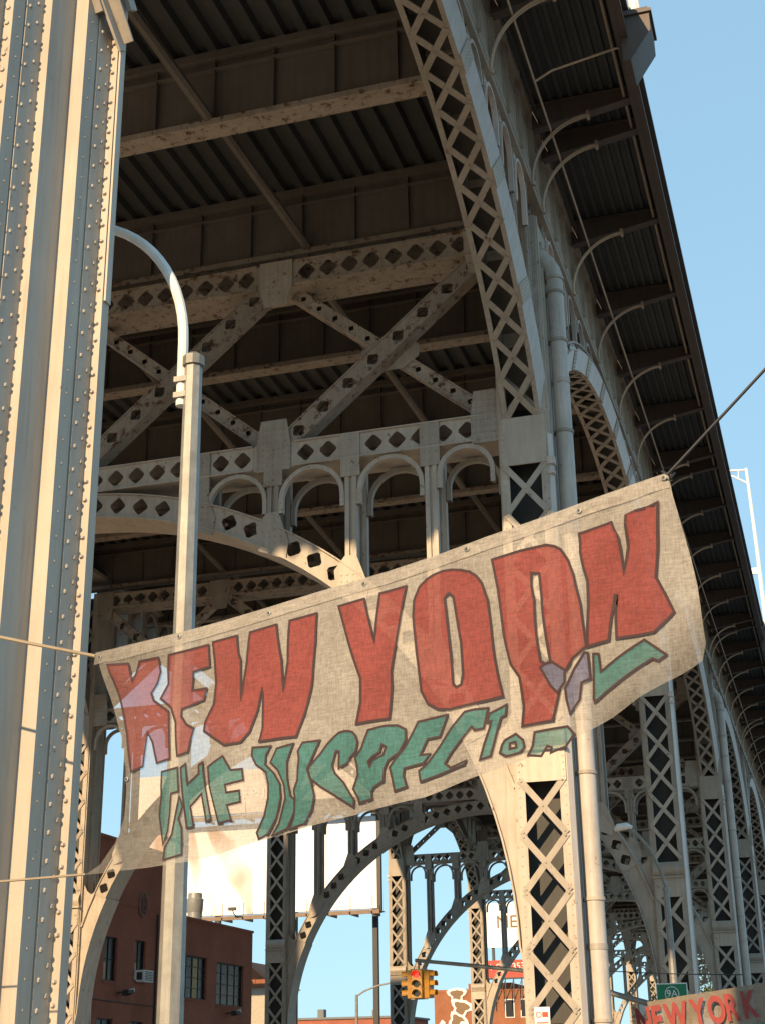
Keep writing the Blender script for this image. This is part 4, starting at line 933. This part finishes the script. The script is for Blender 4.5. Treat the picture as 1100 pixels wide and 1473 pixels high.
wsn = tag(empty('billboard', (-36.5, 172, 0)), 'white distant billboard with grey NEW lettering above the red hoarding', 'billboard')
p = MB(); p.box(-3.5, 3.5, -.1, .1, 15.2, 20.2); p.build('panel', M['signwhite'], wsn)
text('lettering', 'NEW', 2.0, (0, -.13, 18.0), (1, 0, 0), (0, 0, 1), M['sprayfill'], wsn, .02, 'CENTER')
p = MB(); p.box(-3, -2.7, .1, .4, 8, 15.2); p.box(2.7, 3, .1, .4, 8, 15.2); p.build('frame', M['dark'], wsn)
lb = tag(empty('warehouse', (-58, 175, 0)), 'long low dark flat roofed building at the end of the side street', 'building')
p = MB(); p.box(-16, 6.5, 0, 12, 0, 7.9); p.build('wall', M['brick'], lb)
p = MB(); p.box(-16.2, 6.7, -.2, 12.2, 7.9, 8.15); p.box(-5, -4.2, 3, 4, 8.15, 9.2); p.box(2, 2.6, 3, 4, 8.15, 9.0); p.build('roof', M['roofgrey'], lb)
gh = tag(empty('gabled_house', (-49.0, 120, 0)), 'small gabled roof peeping between the brick building and the next column', 'building')
p = MB(); p.box(-2.6, 2.6, 0, 6, 0, 8.6); p.build('wall', M['concrete'], gh)
p = MB(); p.prism([(-2.8, 8.6), (2.8, 8.6), (0, 10.8)], lambda u, v: (u, -.2, v), (0, 6.4, 0)); p.build('roof', M['brick_far'], gh)
# trees behind the far columns
def tree(x, y, h, r, label, seed):
    rg = random.Random(seed); t = tag(empty('tree', (x, y, 0)), label, 'tree', 'trees far up the street')
    k = MB(); k.tube([(0, 0, 0), (.1, 0, h*.3), (0, .1, h*.6), (.1, 0, h*.9)], [.3, .24, .15, .05], 8)
    for i in range(9):
        a = rg.uniform(0, 6.28); z = h*rg.uniform(.35, .7); q = r*rg.uniform(.5, .9); k.tube([(0, 0, z), (q*.5*math.cos(a), q*.5*math.sin(a), z+h*.1), (q*math.cos(a), q*math.sin(a), z+h*.22)], [.1, .07, .02], 5)
    k.build('trunk', M['bark'], t)
    c = MB()
    cl = [(V((rg.gauss(0, 1), rg.gauss(0, 1), rg.gauss(0, .8))).normalized()*r*rg.uniform(.35, 1), r*rg.uniform(.2, .42)) for _ in range(34)]
    for q, cr in cl:
        for _ in range(110):
            p = V((0, 0, h*.68))+q+V((rg.gauss(0, 1), rg.gauss(0, 1), rg.gauss(0, 1))).normalized()*cr*rg.random()**.4
            a = V((rg.gauss(0, 1), rg.gauss(0, 1), rg.gauss(0, 1))).normalized(); b = a.orthogonal().normalized(); s = rg.uniform(.12, .24)
            c.add([p-a*s, p+b*s*.6, p+a*s, p-b*s*.6], [(0, 1, 2, 3)])
    c.build('crown', M['tree_leaf'], t, smooth=False)
tree(-18.5, 230, 21, 5.5, 'green tree glimpsed behind the lattice columns at the lower right', 1)
tree(-11, 236, 19, 5, 'leafy tree at the far end of the viaduct', 2)

# ------------------------------------------------------------------ ground
def sheet(name, x0, x1, y0, y1, z, mat):
    m = MB(); m.add([(x0, y0, z), (x1, y0, z), (x1, y1, z), (x0, y1, z)], [(0, 1, 2, 3)]); return tag(m.build(name, mat), kind='structure')
sheet('ground', -900, 900, -400, 1500, 0, M['earth'])
sheet('road', -22, -7.2, -60, 420, .004, M['concrete'])
sheet('road', 3, 12, -60, 420, .004, M['asphalt'])
m = MB(); m.box(-7.2, 3, -60, 420, .0, .14); tag(m.build('pavement', M['paving']), kind='structure')
m = MB(); m.box(-32.9, -22, -60, 420, .0, .14); tag(m.build('pavement', M['concrete']), kind='structure')
for k in range(40):
    pass
m = MB()
for k in range(45): m.box(-14.7, -14.55, -40+9*k, -37+9*k, .004, .008)
tag(m.build('lane_markings', M['signwhite']), kind='structure')

# ------------------------------------------------------------------ light, sky, camera
EL, AZ = R(23), R(9)
to_sun = V((-math.sin(AZ)*math.cos(EL), -math.cos(AZ)*math.cos(EL), math.sin(EL)))
sl = bpy.data.lights.new('sun', 'SUN'); sl.energy = 2.7; sl.angle = R(.5); sl.color = (1, .72, .41)
so = bpy.data.objects.new('sun', sl); COL.objects.link(so); so.rotation_euler = to_sun.to_track_quat('Z', 'Y').to_euler(); so.location = (0, -20, 40)
wd = bpy.data.worlds.new('World'); SC.world = wd; wd.use_nodes = True; nt = wd.node_tree
sky = nt.nodes.new('ShaderNodeTexSky'); sky.sky_type = 'NISHITA'; sky.sun_disc = False; sky.sun_elevation = EL; sky.sun_rotation = math.pi+AZ
sky.air_density = 1.0; sky.dust_density = .2; sky.ozone_density = 1.0
bg = nt.nodes['Background']; gm = nt.nodes.new('ShaderNodeGamma'); gm.inputs[1].default_value = .25; nt.links.new(sky.outputs[0], gm.inputs[0])
mu = nt.nodes.new('ShaderNodeMix'); mu.data_type = 'RGBA'; mu.blend_type = 'MULTIPLY'; mu.inputs[0].default_value = 1; mu.inputs[7].default_value = (.93, 1.41, 1.70, 1)
nt.links.new(gm.outputs[0], mu.inputs[6]); nt.links.new(mu.outputs[2], bg.inputs[0]); bg.inputs[1].default_value = .15
vs = SC.view_settings; vs.view_transform = 'Standard'; vs.look = 'None'; vs.gamma = 1; vs.exposure = 1.3
cd = bpy.data.cameras.new('camera'); co = bpy.data.objects.new('camera', cd); COL.objects.link(co); SC.camera = co
cd.sensor_fit = 'VERTICAL'; cd.sensor_height = 36; cd.lens = 36*2088/1473; cd.clip_end = 4000; cd.clip_start = .05
p_, r_, y_ = R(21.19), R(-.88), R(16.79)
fw0 = V((-math.sin(y_), math.cos(y_), 0)); rt0 = V((math.cos(y_), math.sin(y_), 0)); upz = V((0, 0, 1))
fw = fw0*math.cos(p_)+upz*math.sin(p_); u0 = -fw0*math.sin(p_)+upz*math.cos(p_)
rt = rt0*math.cos(r_)+u0*math.sin(r_); u = u0*math.cos(r_)-rt0*math.sin(r_)
co.matrix_world = Matrix(((rt.x, u.x, -fw.x, 0), (rt.y, u.y, -fw.y, 0), (rt.z, u.z, -fw.z, 1.6), (0, 0, 0, 1)))
